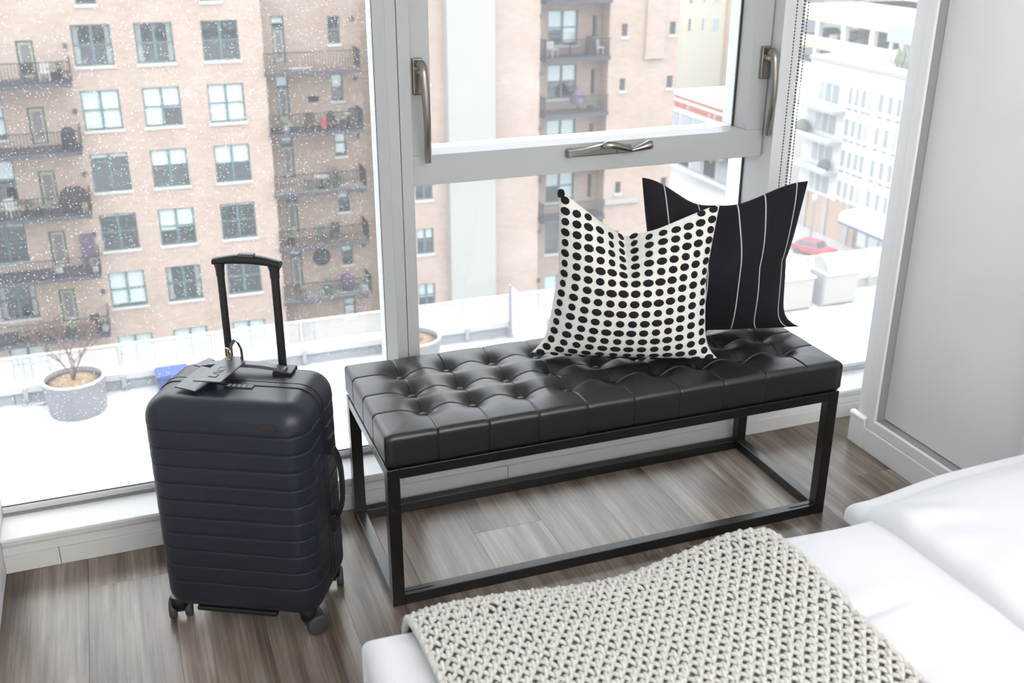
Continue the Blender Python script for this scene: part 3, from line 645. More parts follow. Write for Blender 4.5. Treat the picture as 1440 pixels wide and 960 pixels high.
def capsules(A, B, Nn, rad):
    """batch of 6-sided tapered strands from A to B, arched along N"""
    n = len(A); D_ = B - A; L = np.linalg.norm(D_, axis=1, keepdims=True); D_ = D_/L; Sd = np.cross(D_, Nn); Sd /= np.linalg.norm(Sd, axis=1, keepdims=True)
    Nr = np.cross(Sd, D_); prof = [(-.06, .25, -.6), (.08, .85, 0), (.3, 1, .55), (.5, 1, .75), (.7, 1, .55), (.92, .85, 0), (1.06, .25, -.6)]
    V = []; k = 6
    for q, rs, h in prof:
        c = A + D_*L*q + Nr*rad*h
        for j in range(k):
            a = 2*PI*j/k; V.append(c + rad*rs*(math.cos(a)*Sd + math.sin(a)*Nr))
    V = np.stack(V, 1).reshape(-1, 3); m_ = len(prof)*k; f = []
    for a in range(len(prof) - 1):
        for j in range(k): f.append((a*k + j, a*k + (j+1) % k, (a+1)*k + (j+1) % k, (a+1)*k + j))
    f = np.array(f); Fa = (f[None] + (np.arange(n)*m_)[:, None, None]).reshape(-1, 4); return V, Fa
cw, rh = .0215, .0148
ns = int((tx1 - tx0)/cw); nt_ = int(TL_/rh); tasks = {'a': [], 'b': [], 'c': []}
for jt in range(nt_):
    for i_ in range(ns + 1):
        s0 = (i_ + (.5 if jt % 2 else 0))*cw; t0 = (jt + .5)*rh; jx, jy = rng.normal(0, .0013, 2)
        if s0 > (tx1 - tx0) - .002: continue
        tasks['a'].append((s0 + jx - .0015, t0 - .0080 + jy, s0 + jx + .0015, t0 + .0105 + jy))
        tasks['b'].append((s0 + .0005, t0 - .004 + jy, s0 + cw*.5 + .001, t0 + rh*.75 + jy))
        tasks['c'].append((s0 - .0005, t0 - .004 + jx, s0 - cw*.5 - .001, t0 + rh*.75 + jx))
Vs = []; Fs = []; off = 0
for key, rad, lift in (('a', .0034, .0044), ('b', .0035, .0010), ('c', .0035, .0022)):
    K = np.array(tasks[key]); Wd = tx1 - tx0
    K[:, [1, 3]] = np.clip(K[:, [1, 3]], 0.001, TL_ - .001); K[:, [0, 2]] = np.clip(K[:, [0, 2]], -.002, Wd + .002)
    A = tsurf(K[:, 0]/Wd, K[:, 1]); B = tsurf(K[:, 2]/Wd, K[:, 3]); mid_s = (K[:, 0] + K[:, 2])/2/Wd; mid_t = (K[:, 1] + K[:, 3])/2
    e = 1e-3; tu = tsurf(mid_s + e, mid_t) - tsurf(mid_s - e, mid_t); tv = tsurf(mid_s, np.clip(mid_t + e, 0, TL_)) - tsurf(mid_s, np.clip(mid_t - e, 0, TL_))
    Nn = np.cross(tu, tv); Nn /= np.linalg.norm(Nn, axis=1, keepdims=True)
    Nn[Nn[:, 2] < -.3] *= -1
    V, Fa = capsules(A + Nn*lift, B + Nn*lift, Nn, rad); Vs.append(V); Fs.append(Fa + off); off += len(V)
V = np.concatenate(Vs); Fa = np.concatenate(Fs)
me = bpy.data.meshes.new('yarn'); me.vertices.add(len(V)); me.vertices.foreach_set('co', V.astype(np.float32).ravel())
me.loops.add(Fa.size); me.loops.foreach_set('vertex_index', Fa.astype(np.int32).ravel()); me.polygons.add(len(Fa))
me.polygons.foreach_set('loop_start', (np.arange(len(Fa))*4).astype(np.int32)); me.update(calc_edges=True); me.validate(); me.materials.append(M['yarn']); me.shade_smooth()
yo = link('yarn', me, th); yo['kind'] = 'stuff'
# rolled hem yarn down both long edges
for sedge in (0.0, 1.0):
    tt = np.linspace(.002, TL_ - .002, 220); pp = tsurf(np.full(220, sedge), tt); pp[:, 2] += .003*np.sin(tt*300)
    MB().tube(pp.tolist(), .0065, 6).build('hem', 'yarn', th, smooth=180)

# ---- added fill light, unseen on the ceiling behind the camera
cl = thing('fill_panel', 'added fill light panel on the ceiling, out of view', 'fill light', (1.0, -2.2, ZC))
MB().box(-1.25, 1.25, -1.55, 1.55, -.03, 0).build('housing', 'ceiling_paint', cl, bevel=.005)
FILL = area('room_fill', (1.0, -2.2, ZC - .035), (0, 0, 0), 2.46, 3.06, 160, (1, .985, .97))

# ================================================================== OUTSIDE: terrace
gd = box('ground', 'asphalt', (-160, 260, 2.8, 420, -31, -30)); struct(gd, 'pale street and pavement far below', 'ground')
tb = box('terrace_floor', 'paver', (-30, 30, 2.75, 24.0, -9.3, -9.0)); struct(tb, 'bright white terrace of large pavers below the window', 'terrace floor')
ct = box('courtyard_floor', 'ground_white', (-30, 33.5, 24.4, 61.5, -24.6, -24.0)); struct(ct, 'pale courtyard at the foot of the brick building', 'courtyard floor')
struct(box('facade_below', 'white_render', (-30, 30, 2.76, 3.0, -9.0, -.4)), 'white wall of the own building below the window', 'wall')
pp = root('parapet'); struct(pp, 'low grey terrace parapet with a white coping', 'wall')
for a, b in [(-18 + 3*k, -15 + 3*k) for k in range(9)]: MB().box(a + .01, b - .01, 24.0, 24.30, -9.3, -8.72).build('panel', 'parapet_grey', pp)
MB().box(-18, 30, 24.06, 24.30, -9.3, -8.73).build('core', 'parapet_grey', pp)
for a, b in [(9 + 3*k, 12 + 3*k) for k in range(7)]: MB().box(a + .01, b - .01, 24.0, 24.30, -9.3, -8.72).build('panel', 'counter_stone', pp)
MB().box(-18, 8.8, 23.92, 24.34, -8.72, -8.56).build('coping', 'parapet_white', pp); MB().box(8.8, 30, 23.92, 24.34, -8.72, -8.56).build('coping', 'parapet_white', pp)
bl = thing('glass_balustrade', 'glass balustrade with a white handrail along the terrace edge', 'railing', (0, 24.14, -8.56))
MB().tube([(-18, 0, .63), (30, 0, .63)], .035, 8).build('handrail', 'parapet_white', bl, smooth=60)
k = -17.4
while k < 29:
    MB().box(k, k + 2.0, -.008, .008, .04, .60).build('pane', 'balustrade_glass', bl)
    MB().box(k + 2.02, k + 2.08, -.03, .03, 0, .62).build('post', 'parapet_white', bl)
    MB().box(k + 2.0, k + 2.1, -.26, -.22, -.36, -.06).build('bracket', 'parapet_grey', bl); k += 2.10
# divider screen
ds = thing('glass_divider', 'glass divider screen on dark grey posts dividing the terrace', 'screen', (8.93, 23.6, -9))
MB().box(-.03, .03, .25, .33, 0, 1.45).build('post', 'post_grey', ds); MB().box(.0, .06, -2.25, -2.17, 0, 1.45).build('post', 'post_grey', ds)
MB().box(.005, .02, -2.2, .28, .12, 1.43).build('pane', 'balustrade_glass', ds); MB().box(-.08, .08, .22, .36, 0, .28).build('foot', 'post_grey', ds)
st = thing('bollard_light', 'small dark bollard light with a white disc top by the divider screen', 'light', (8.95, 22.2, -9))
MB().lathe([(.17, 0), (.17, .46)], 20).build('body', 'post_grey', st, smooth=40); MB().lathe([(.23, .46), (.23, .50)], 24).build('disc', 'parapet_white', st, smooth=40)
def planter(x, y, lab, tree):
    p = thing('planter', lab, 'planter', (x, y, -9))
    MB().lathe([(.58, 0), (.60, .02), (.66, .76), (.67, .80), (.62, .81), (.60, .70)], 40, cap1=False).build('pot', 'planter_grey', p, smooth=35)
    MB().lathe([(.67, .795), (.675, .82), (.62, .825), (.61, .80)], 40, cap0=False, cap1=False).build('rim', 'parapet_white', p, smooth=35)
    MB().lathe([(.61, .70), (.3, .735), (.02, .75)], 28).build('soil', 'soil', p, smooth=180)
    if tree:
        t_ = thing('bare_tree', 'leafless pinkish-brown small tree growing in the round grey planter', 'tree', (x, y, -8.27)); mb = MB(); R_ = random.Random(3)
        def grow(p, d, L, r_, lv_):
            q = p + d*L; mb.tube([tuple(p), tuple((p + q)/2 + Vector((R_.uniform(-.03, .03), R_.uniform(-.03, .03), 0))), tuple(q)], [r_, r_*.85, r_*.7], 5)
            if lv_ == 0: return
            for _ in range(3 if lv_ > 1 else 4):
                nd = (d + Vector((R_.uniform(-.6, .6), R_.uniform(-.6, .6), R_.uniform(-.1, .4)))).normalized(); grow(q, nd, L*R_.uniform(.6, .85), r_*.6, lv_-1)
        for a in range(4):
            d = Vector((.42*math.cos(a*1.7), .42*math.sin(a*1.7), 1)).normalized(); grow(Vector((0, 0, 0)), d, .55, .024, 4)
        o = mb.build('branches', 'twig', t_); 
    else:
        MB().lathe([(.25, .72), (.22, .80), (.1, .84), (.02, .85)], 9).build('shrub', 'twig', p)
    return p
planter(-1.66, 23.22, 'round grey planter with a white rim and bare soil under the leafless tree', True)
planter(6.05, 22.9, 'round grey planter half hidden behind the grey mullion', False)
bxx = thing('storage_box', 'blue cushioned box against the terrace parapet behind the suitcase', 'box', (.42, 23.6, -9))
MB().box(-.34, .34, -.28, .28, 0, .40).build('body', 'blue', bxx, bevel=.02); MB().box(-.36, .36, -.30, .30, .40, .50).build('cushion', 'blue', bxx, bevel=.03)
wdg = MB()
for k in range(9): wdg.tube([(-2.75 + .05*k, 23.75, -9), (-2.85 + .09*k, 23.72, -8.93 + .03*math.sin(k))], .008, 4)
tag(wdg.build('weed', 'foliage'), 'small dry weed growing at the foot of the terrace parapet', 'weed')
for i, (xc, lab) in enumerate(((17.05, 'outdoor kitchen counter with a steel grill, nearer the navy cushion'), (18.55, 'outdoor kitchen counter with a steel grill, nearer the wardrobe'))):
    c = thing('outdoor_counter', lab, 'counter', (xc, 22.9, -9))
    MB().box(-.55, .55, 0, .75, .06, .92).build('body', 'counter_stone', c, bevel=.01); MB().box(-.5, .5, .05, .7, 0, .06).build('toe_kick', 'rail_dark', c)
    MB().box(-.62, -.55, .0, .75, 0, .9).build('side_panel', 'post_grey', c)
    MB().box(-.58, .60, -.04, .78, .92, .97).build('countertop', 'parapet_white', c, bevel=.01)
    gr = thing('gas_grill', 'closed stainless grill on the counter ' + ('nearer the navy cushion' if i == 0 else 'nearer the wardrobe'), 'grill', (xc, 22.95, -8.03))
    MB().extrude([(.02, 0), (.68, 0), (.68, .30), (.55, .40), (.25, .40), (.02, .18)], -.48, .42, 0).build('lid', 'steel', gr, smooth=20, bevel=.01)
    MB().tube([(-.36, -.03, .16), (.30, -.03, .16)], .018, 8).build('handle', 'steel', gr, smooth=60)
    for q in (-.3, .12): MB().box(q - .16, q + .16, -.03, .16, -.10, .015).build('knob_panel', 'furn_white', gr, bevel=.01)

# ================================================================== OUTSIDE: brick apartment building
bk_ = thing('brick_building', 'pale brick apartment building with balconies across the courtyard', 'building', (0, 60, -24))
BO = Vector((0, 60, -24))
def bpart(mb, name, m, parent=None, **k):     # geometry is given in world space, objects hang off the building's base
    mb.v = [(a, b - 60, c + 24) for a, b, c in mb.v]; o = mb.build(name, m, bk_ if parent is None else parent, **k); return o
def wall(name, m, x0, x1, z0, z1, Y, holes, depth=.22):
    xs = sorted({x0, x1, *[h[0] for h in holes], *[h[1] for h in holes]}); zs = sorted({z0, z1, *[h[2] for h in holes], *[h[3] for h in holes]})
    mb = MB()
    inside = lambda a, b: any(h[0] - 1e-6 < a < h[1] + 1e-6 and h[2] - 1e-6 < b < h[3] + 1e-6 for h in holes)
    for a, b in zip(xs[:-1], xs[1:]):
        for c, d in zip(zs[:-1], zs[1:]):
            if not inside((a+b)/2, (c+d)/2): mb.add([(a, Y, c), (b, Y, c), (b, Y, d), (a, Y, d)], [(0, 1, 2, 3)])
    for a, b, c, d in holes:
        Y1 = Y + depth
        mb.add([(a, Y, c), (b, Y, c), (b, Y, d), (a, Y, d), (a, Y1, c), (b, Y1, c), (b, Y1, d), (a, Y1, d)], [(0, 4, 5, 1), (1, 5, 6, 2), (2, 6, 7, 3), (3, 7, 4, 0)])
    mb.add([(x0, Y, z0), (x0, Y + 6, z0), (x0, Y + 6, z1), (x0, Y, z1)], [(0, 1, 2, 3)]); mb.add([(x1, Y, z0), (x1, Y + 6, z0), (x1, Y + 6, z1), (x1, Y, z1)], [(0, 1, 2, 3)])
    return bpart(mb, name, m)
WRND = random.Random(11)
def window(x0, x1, z0, z1, Y, kind='double', blind=None, frame='teal_frame', sill=True, curtain=False):
    fy = Y + .12; t_ = .07; mb = MB()
    mb.box(x0, x1, fy, fy + .08, z0, z0 + t_).box(x0, x1, fy, fy + .08, z1 - t_, z1).box(x0, x0 + t_, fy, fy + .08, z0 + t_, z1 - t_).box(x1 - t_, x1, fy, fy + .08, z0 + t_, z1 - t_)
    if kind == 'double': mb.box((x0+x1)/2 - .06, (x0+x1)/2 + .06, fy - .01, fy + .08, z0 + t_, z1 - t_)
    if kind in ('double', 'single'): mb.box(x0 + t_, x1 - t_, fy, fy + .07, (z0+z1)/2 - .035, (z0+z1)/2 + .035)
    fo_ = bpart(mb, 'window', frame)
    bpart(MB().box(x0 + .02, x1 - .02, fy + .03, fy + .045, z0 + .02, z1 - .02), 'pane', 'far_glass', fo_)
    bpart(MB().add([(x0, Y + .9, z0), (x1, Y + .9, z0), (x1, Y + .9, z1), (x0, Y + .9, z1), (x0, Y + .22, z0), (x1, Y + .22, z0), (x1, Y + .22, z1), (x0, Y + .22, z1)], [(0, 1, 2, 3), (0, 4, 5, 1), (1, 5, 6, 2), (2, 6, 7, 3), (3, 7, 4, 0)]), 'room_recess', 'room_dark', fo_)
    if blind is None: blind = WRND.choice((0, .1, .35, .5, .9, 1.0))
    bl_ = blind if hasattr(blind, '__len__') else (blind, blind); xm = (x0+x1)/2
    for (a, b), q in zip(((x0 + .03, xm), (xm, x1 - .03)), bl_):
        if q > .02: bpart(MB().box(a, b, fy + .10, fy + .115, z1 - .03 - q*(z1 - z0 - .06), z1 - .03), 'blind', 'blind', fo_)
    if curtain:
        for a, b in ((x0 + .05, x0 + .32), (x1 - .30, x1 - .06)): bpart(MB().box(a, b, fy + .12, fy + .15, z0 + .05, z1 - .05), 'curtain', 'curtain', fo_)
    if sill: bpart(MB().box(x0 - .08, x1 + .08, Y - .08, Y + .1, z0 - .16, z0), 'sill', 'stone_sill', fo_)
    return fo_
def door(x0, x1, z0, z1, Y, frame='green_frame', leafm='door_grey'):
    fy = Y + .1; t_ = .10; mb = MB()
    mb.box(x0, x1, fy, fy + .1, z1 - t_, z1).box(x0, x0 + t_, fy, fy + .1, z0, z1 - t_).box(x1 - t_, x1, fy, fy + .1, z0, z1 - t_).box(x0, x1, fy, fy + .1, z0, z0 + .06)
    f_ = bpart(mb, 'door', frame); i0, i1 = x0 + t_ , x1 - t_
    lf_ = MB().box(i0, i1, fy + .03, fy + .08, z0 + .06, z0 + .26).box(i0, i1, fy + .03, fy + .08, z1 - t_ - .14, z1 - t_).box(i0, i0 + .10, fy + .03, fy + .08, z0 + .26, z1 - t_ - .14).box(i1 - .10, i1, fy + .03, fy + .08, z0 + .26, z1 - t_ - .14)
    bpart(lf_, 'door_leaf', 'door_cream', f_); bpart(MB().box(i0 + .1, i1 - .1, fy + .05, fy + .07, z0 + .26, z1 - t_ - .14), 'pane', leafm, f_)
    return f_
def balcony(x0, x1, y0, y1, zt, deck='slab_grey', ends=(0, 1), h=1.05, dense=.16, solid=False):
    o = bpart(MB().box(x0, x1, y0, y1, zt - .24, zt - .03), 'balcony', 'slab_grey')
    bpart(MB().box(x0 + .05, x1 - .05, y0 + .06, y1 - .001, zt - .03, zt), 'deck', deck, o)
    mb = MB(); mb.box(x0, x1, y0 + .01, y0 + .05, zt + h - .05, zt + h).box(x0, x1, y0 + .01, y0 + .05, zt + .08, zt + .11)
    x_ = x0
    while x_ <= x1: mb.box(x_, x_ + .03, y0 + .015, y0 + .04, zt, zt + h - .03); x_ += dense
    for e_, xx_ in ((ends[0], x0), (ends[1], x1)):
        if e_:
            mb.box(xx_ - .02, xx_ + .02, y0, y1, zt + h - .05, zt + h); y_ = y0
            while y_ < y1: mb.box(xx_ - .011, xx_ + .011, y_, y_ + .022, zt, zt + h - .03); y_ += .11
    bpart(mb, 'railing', 'rail_dark', o); return o
def lampbox(x, z, Y): bpart(MB().box(x - .10, x + .10, Y - .16, Y, z - .12, z + .12), 'wall_lamp', 'lamp_dark', bevel=.02)
ST = 3.34
tops = [-4.33, -7.66, -11.0, -14.33, -17.7, -21.52]
blA = [(0, 0), (1, 1), (.1, .1), (.06, .06), (.95, .95), (1, 1)]; blB = [(0, 0), (1.0, .55), (.42, .42), (.62, .55), (0, 0), (1, 1)]; blC = [(0, 0), (1, 1), (.5, .5), (.06, .06), (0, 0), (1, 1)]
hA = []
jobs = []
for r_, zt in enumerate(tops):
    h_ = 2.06 if r_ < 5 else 2.25
    for c_, xs_ in enumerate(((-1.62, .30), (1.46, 3.37), (4.83, 6.75))):
        hA.append((xs_[0], xs_[1], zt - h_, zt)); jobs.append(('w', xs_[0], xs_[1], zt - h_, zt, (blA, blB, blC)[c_][r_], r_ in (0, 4) and c_ < 2))
for xs_ in ((-1.16, -.18), (4.95, 6.0)): hA.append((xs_[0], xs_[1], -3.33, -1.5)); jobs.append(('s', xs_[0], xs_[1], -3.33, -1.5, 0, False))
dz = [-5.0, -8.34, -11.68, -15.0, -18.35]
for k, zt in enumerate(dz): hA.append((-4.3, -3.46, zt - 1.92, zt)); jobs.append(('d', -4.3, -3.46, zt - 1.92, zt, k, False))
for k, zt in enumerate((-4.4, -7.75, -11.03, -14.37, -17.63, -21.46)): hA.append((-7.32, -5.40, zt - 2.15, zt)); jobs.append(('w', -7.32, -5.40, zt - 2.15, zt, (0, .9, .45, .08, 0, 1)[k], k == 4))
wall('wall', 'brick_pale', -24, 8.02, -26, 9, 60, hA)
for j in jobs:
    if j[0] == 'w': window(*j[1:5], 60, 'double', j[5], curtain=j[6])
    elif j[0] == 's': window(*j[1:5], 60, 'single', 0)
    else: door(*j[1:5], 60, leafm='door_grey')
lz = [-7.15, -10.6, -13.95, -17.3, -20.75]
for z_ in lz: balcony(-9.5, -1.88, 58.0, 60.0, z_ + .26, ends=(0, 1))
for k in range(5): lampbox(-1.97, -5.32 - ST*k, 60)
# recessed bay with deep balconies
RY = 61.5; f_ = RY/60
hz = []; jobs = []
for k in range(6):
    zt = [-4.36, -7.62, -10.95, -14.3, -17.7, -21.1][k]
    if k < 5: hz.append((8.74, 9.44, zt - 2.55, zt)); jobs.append(('d', 8.74, 9.44, zt - 2.55, zt))
    zt = [-4.44, -7.66, -10.9, -14.3, -17.67, -21.16][k]; hz.append((11.88, 12.57, zt - 1.52, zt)); jobs.append(('s', 11.88, 12.57, zt - 1.52, zt, (0, .5, .9, .5, .45, 1)[k]))
hz.append((9.0, 9.9, -24.0, -22.6))
wall('wall', 'brick_recess', 7.9, 14.3, -26, 9, RY, hz)
door(9.0, 9.9, -24.0, -22.6, RY, 'green_frame')
for j in jobs:
    if j[0] == 'd':
        fr_ = bpart(MB().box(j[1], j[2], RY + .05, RY + .15, j[4] - .72, j[4] - .62), 'transom', 'teal_frame')
        window(j[1], j[2], j[4] - .64, j[4], RY, 'plain', WRND.choice((0, .6, .9)), sill=False); door(j[1], j[2], j[3], j[4] - .66, RY, 'teal_frame', 'door_grey')
    else: window(j[1], j[2], j[3], j[4], RY, 'single', j[5])
rz_ = [-7.42, -10.80, -14.25, -17.5, -20.85]
decks = ('deck_warm', 'slab_grey', 'counter_stone', 'deck_warm', 'stone_cream')
for k, z_ in enumerate(rz_): balcony(7.95, 13.28, 59.75, RY, z_ + .26, deck=decks[k], ends=(0, 1))
for k in range(6): lampbox(13.3, -7.95 - 3.36*(k - 1), RY)
# middle wall, cream pilaster, slit-window bay and the end wall
hz = []
for k in range(6): zt = -3.3 - 3.42*k if k < 5 else -20.55; hz.append((16.3, 17.38, zt - 1.58, zt))
wall('wall', 'brick_pale', 14.3, 18.3, -26, 9, 60, hz)
for k, h_ in enumerate(hz): window(*h_, 60, 'double', (.4, .5, .1, 0, .4, .6)[k])
bpart(MB().box(18.3, 21.25, 59.4, 60.4, -26, 9), 'pilaster', 'stone_cream', bevel=.03)
hz = []; jobs = []
for k, (zt, h_) in enumerate(((-1.1, 2), (-4.4, 2), (-7.56, 2.02), (-10.88, 2), (-14.1, 2), (-17.5, 2), (-21.0, 2.1))):
    q = 61.2/60; g_ = lambda v: 1.56 + (v - 1.56)*q
    hz.append((24.8*q, 26.73*q, g_(zt - h_), g_(zt))); jobs.append(('double', hz[-1], ((.1, .1), (.55, .95), (.5, .5), (.9, .9), (.5, .95), (0, 0), (1, 1))[k]))
    for a, b in ((27.70, 27.98), (28.40, 28.67)): hz.append((a*q, b*q, g_(zt - .35 - 1.55), g_(zt - .35))); jobs.append(('plain', hz[-1], 0))
wall('wall', 'brick_pale', 21.25, 24.3, -26, 9, 60, [])
wall('wall', 'brick_recess', 24.2, 29.6, -26, 9, 61.2, hz)
for kd, h_, b_ in jobs: window(*h_, 61.2, kd, b_, sill=kd == 'double')
for k, z_ in enumerate((-4.05, -7.38, -10.75, -14.1, -17.45)): balcony(24.55, 28.83, 59.65, 61.2, z_ + .26, ends=(1, 0))
for k in range(6): lampbox(24.38, -4.72 - 3.3*k, 60)
hz = []
for k in range(6):
    zt = -2.03 - 3.28*k
    for a, b in ((29.66, 30.06), (32.97, 33.40)): hz.append((a, b, zt - .75, zt))
wall('wall', 'brick_pale', 28.85, 33.62, -26, 9, 60, hz)
for h_ in hz: window(*h_, 60, 'plain', 0)
bpart(MB().box(28.85, 31.25, 59.75, 60, -16.55, -16.3), 'ledge', 'stone_cream'); bpart(MB().box(31.3, 32.6, 59.85, 60, -7.3, 9), 'raised_panel', 'brick_pale'); bpart(MB().box(31.2, 32.7, 59.75, 60, -7.45, -7.3), 'ledge', 'stone_cream')
bpart(MB().box(-24, 33.6, 60.5, 72, 8.9, 9.2), 'roof', 'white_render')
bpart(MB().box(-24, 33.6, 66, 72, -26, 9), 'rear_block', 'brick_pale')
# ---- things on the balconies (small, far away)
def pot(x, y, z, lab, m='pot_dark', s=1.0, plant=True):
    p = thing('potted_plant', lab, 'plant pot', (x, y, z)); MB().lathe([(.15*s, 0), (.20*s, .36*s)], 12).build('pot', m, p, smooth=40)
    if plant:
        mb = MB(); R_ = random.Random(int(x*100 + z*10))
        for _ in range(16):
            a, b = R_.uniform(0, 6.28), R_.uniform(.1, .35)*s; c = (b*math.cos(a), b*math.sin(a), (.45 + R_.uniform(0, .35))*s); mb.obox(c, (.07*s, .02, 0), (0, .05*s, .03), (0, 0, .012))
        mb.build('foliage', 'foliage', p)
    return p
def chair(x, y, z, rz, lab, m, group=None):
    c = thing('chair', lab, 'chair', (x, y, z), rz)
    for a in (-.22, .22):
        for b in (-.22, .22): MB().box(a - .025, a + .025, b - .025, b + .025, 0, .42).build('leg', m, c)
    MB().box(-.27, .27, -.27, .27, .42, .48).build('seat', m, c); MB().box(-.27, .27, .22, .28, .48, .95).build('backrest', m, c)
    return c
def table(x, y, z, lab, m, top='furn_white'):
    c = thing('table', lab, 'table', (x, y, z)); MB().lathe([(.45, .68), (.45, .72)], 18).build('tabletop', top, c); MB().lathe([(.05, .02), (.04, .68)], 8).build('stem', m, c); MB().lathe([(.25, 0), (.22, .03)], 12).build('base', m, c)
def grill(x, y, z, lab, m='pot_dark'):
    c = thing('barbecue', lab, 'barbecue', (x, y, z)); MB().lathe([(.32, .02), (.36, .5), (.34, .95), (.22, 1.12), (.05, 1.16)], 14).build('cover', m, c, smooth=50)
    MB().box(-.2, .2, -.2, .2, 0, .06).build('base', m, c)
zl = [z_ + .26 for z_ in lz]; zr = [z_ + .26 for z_ in rz_]
chair(-3.75, 58.7, zl[0], .3, 'dark chair on the topmost left balcony in front of the closed door', 'pot_dark'); chair(-3.05, 58.7, zl[0], -.2, 'white chair on the topmost left balcony', 'furn_white')
pot(-2.55, 58.6, zl[0], 'dark pot with a plant on the topmost left balcony', 'pot_dark', 1.3); chair(-2.15, 58.7, zl[0], 1.2, 'dark folding chair at the railing end of the topmost left balcony', 'furn_brown')
grill(-2.45, 58.6, zl[1], 'covered dark barbecue on the second left balcony from the top')
bg_ = thing('barbecue', 'large covered dark barbecue on the third left balcony from the top', 'barbecue', (-2.65, 58.75, zl[2]))
MB().loft([[(-.75*s_, -.3, z_), (.75*s_, -.3, z_), (.75*s_, .3, z_), (-.75*s_, .3, z_)] for z_, s_ in ((.1, .9), (.7, 1), (1.05, .85), (1.3, .45))]).build('cover', 'pot_dark', bg_, smooth=50); MB().box(.35, .62, -.4, -.3, .05, .55).build('side_panel', 'deck_warm', bg_); MB().box(-.6, .6, -.25, .25, 0, .1).build('base', 'rail_dark', bg_)
table(-5.0, 58.8, zl[2], 'small dark table on the third left balcony from the top', 'pot_dark', 'furn_brown'); chair(-5.7, 58.7, zl[2], .6, 'pale chair on the third left balcony from the top', 'furn_white'); pot(-4.45, 58.6, zl[2], 'low dark pot on the third left balcony from the top', 'pot_dark', 1.1)
bk2 = thing('bucket', 'white and blue bucket on the fourth left balcony from the top', 'bucket', (-3.95, 58.5, zl[3])); MB().lathe([(.14, 0), (.17, .18)], 12).build('lower_half', 'blue', bk2); MB().lathe([(.17, .18), (.19, .38)], 12).build('upper_half', 'furn_white', bk2)
pot(-2.15, 58.5, zl[3], 'plant pot at the railing end of the fourth left balcony from the top', 'furn_white', .9); scn = MB().box(-2.75, -2.05, 59.85, 59.93, zl[3], zl[3] + 1.75).build('wood_screen', 'purple'); tag(scn, 'brown slatted screen standing on the fourth left balcony from the top', 'screen')
for i, x_ in enumerate((-6.2, -5.2, -4.4, -3.6)): pot(x_, 58.35, zl[4], ('leafy pot farthest along', 'leafy pot second along', 'leafy pot third along', 'leafy pot fourth along')[i] + ' the railing of the lowest left balcony', 'furn_brown', 1.0)
chair(-2.5, 58.5, zl[4], .4, 'dark chair on the lowest left balcony', 'pot_dark'); pot(-2.1, 58.4, zl[4], 'white pot at the railing end of the lowest left balcony', 'furn_white', 1.0)
# recessed bay
rg = MB().lathe([(.6, 0), (.62, .05), (.1, .07)], 18).build('white_mat', 'furn_white'); rg.location = (10.0, 60.6, zr[0]); tag(rg, 'small white round mat on the topmost balcony of the recessed bay', 'mat')
grill(12.75, 60.0, zr[1], 'covered dark barbecue on the second balcony of the recessed bay'); chair(11.6, 60.3, zr[1], .2, 'dark chair on the second balcony of the recessed bay, right of the red bag', 'pot_dark'); chair(10.3, 60.4, zr[1], -.3, 'dark chair on the second balcony of the recessed bay, left of the red bag', 'furn_brown')
rb = MB().box(-.16, .16, -.12, .12, 0, .72).build('red_bag', 'red', bevel=.05); rb.location = (11.05, 60.1, zr[1]); tag(rb, 'bright red bag on the second balcony of the recessed bay', 'bag')
pot(8.9, 60.0, zr[1], 'pale planter on the second balcony of the recessed bay', 'furn_white', 1.0); pot(12.2, 60.0, zr[1], 'dark planter on the second balcony of the recessed bay', 'pot_dark', 1.3)
table(10.75, 60.4, zr[2], 'white-topped table on the third balcony of the recessed bay', 'pot_dark'); chair(10.0, 60.3, zr[2], 1.4, 'green chair left of the table on the third balcony of the recessed bay', 'furn_green'); chair(11.4, 60.2, zr[2], -1.3, 'green chair right of the table on the third balcony of the recessed bay', 'furn_green'); pot(11.75, 60.9, zr[2], 'leafy pot behind the table on the third balcony of the recessed bay', 'furn_green', 1.3)
chair(10.55, 60.3, zr[3], .3, 'olive chair on the fourth balcony of the recessed bay', 'furn_green'); chair(11.4, 60.7, zr[3], -.5, 'grey chair on the fourth balcony of the recessed bay', 'slab_grey'); pot(8.7, 60.2, zr[3], 'dark planter on the fourth balcony of the recessed bay', 'pot_dark', 1.2)
ur = MB().lathe([(.25, 0), (.38, .25), (.38, .85), (.28, 1.0)], 16).build('barrel', 'purple', smooth=50); ur.location = (12.0, 60.7, zr[4]); tag(ur, 'purple-grey barrel on the lowest balcony of the recessed bay', 'barrel')
pot(10.7, 60.3, zr[4], 'leafy green pot in the middle of the lowest balcony of the recessed bay', 'furn_green', 1.5); chair(9.0, 60.1, zr[4], .8, 'brown lounge chair on the lowest balcony of the recessed bay', 'furn_brown'); pot(12.9, 60.1, zr[4], 'pale green pot at the railing end of the lowest balcony of the recessed bay', 'furn_white', 1.2)
mdl = MB().lathe([(.55, 0), (.55, .03), (.4, .05), (.38, .03), (.15, .03), (.14, .06), (.02, .06)], 24).build('wall_medallion', 'slab_grey', smooth=30); mdl.matrix_world = Matrix.Translation((10.65, RY - .002, -18.55)) @ Matrix.Rotation(PI/2, 4, 'X'); tag(mdl, 'round grey ornament hanging on the brick above the lowest balcony of the recessed bay', 'wall ornament')
wb2 = MB().box(10.5, 11.1, RY - .08, RY, -9.15, -8.85).build('window_box', 'pot_dark'); tag(wb2, 'small dark box hanging on the brick of the second balcony of the recessed bay', 'box')
for i, (x_, k_) in enumerate(((25.2, 0), (28.2, 0))): chair(x_, 60.2, -7.12, .3, ('white chair left of the table', 'pale chair at the right end')[i] + ' on the upper balcony under the double window', 'furn_white')
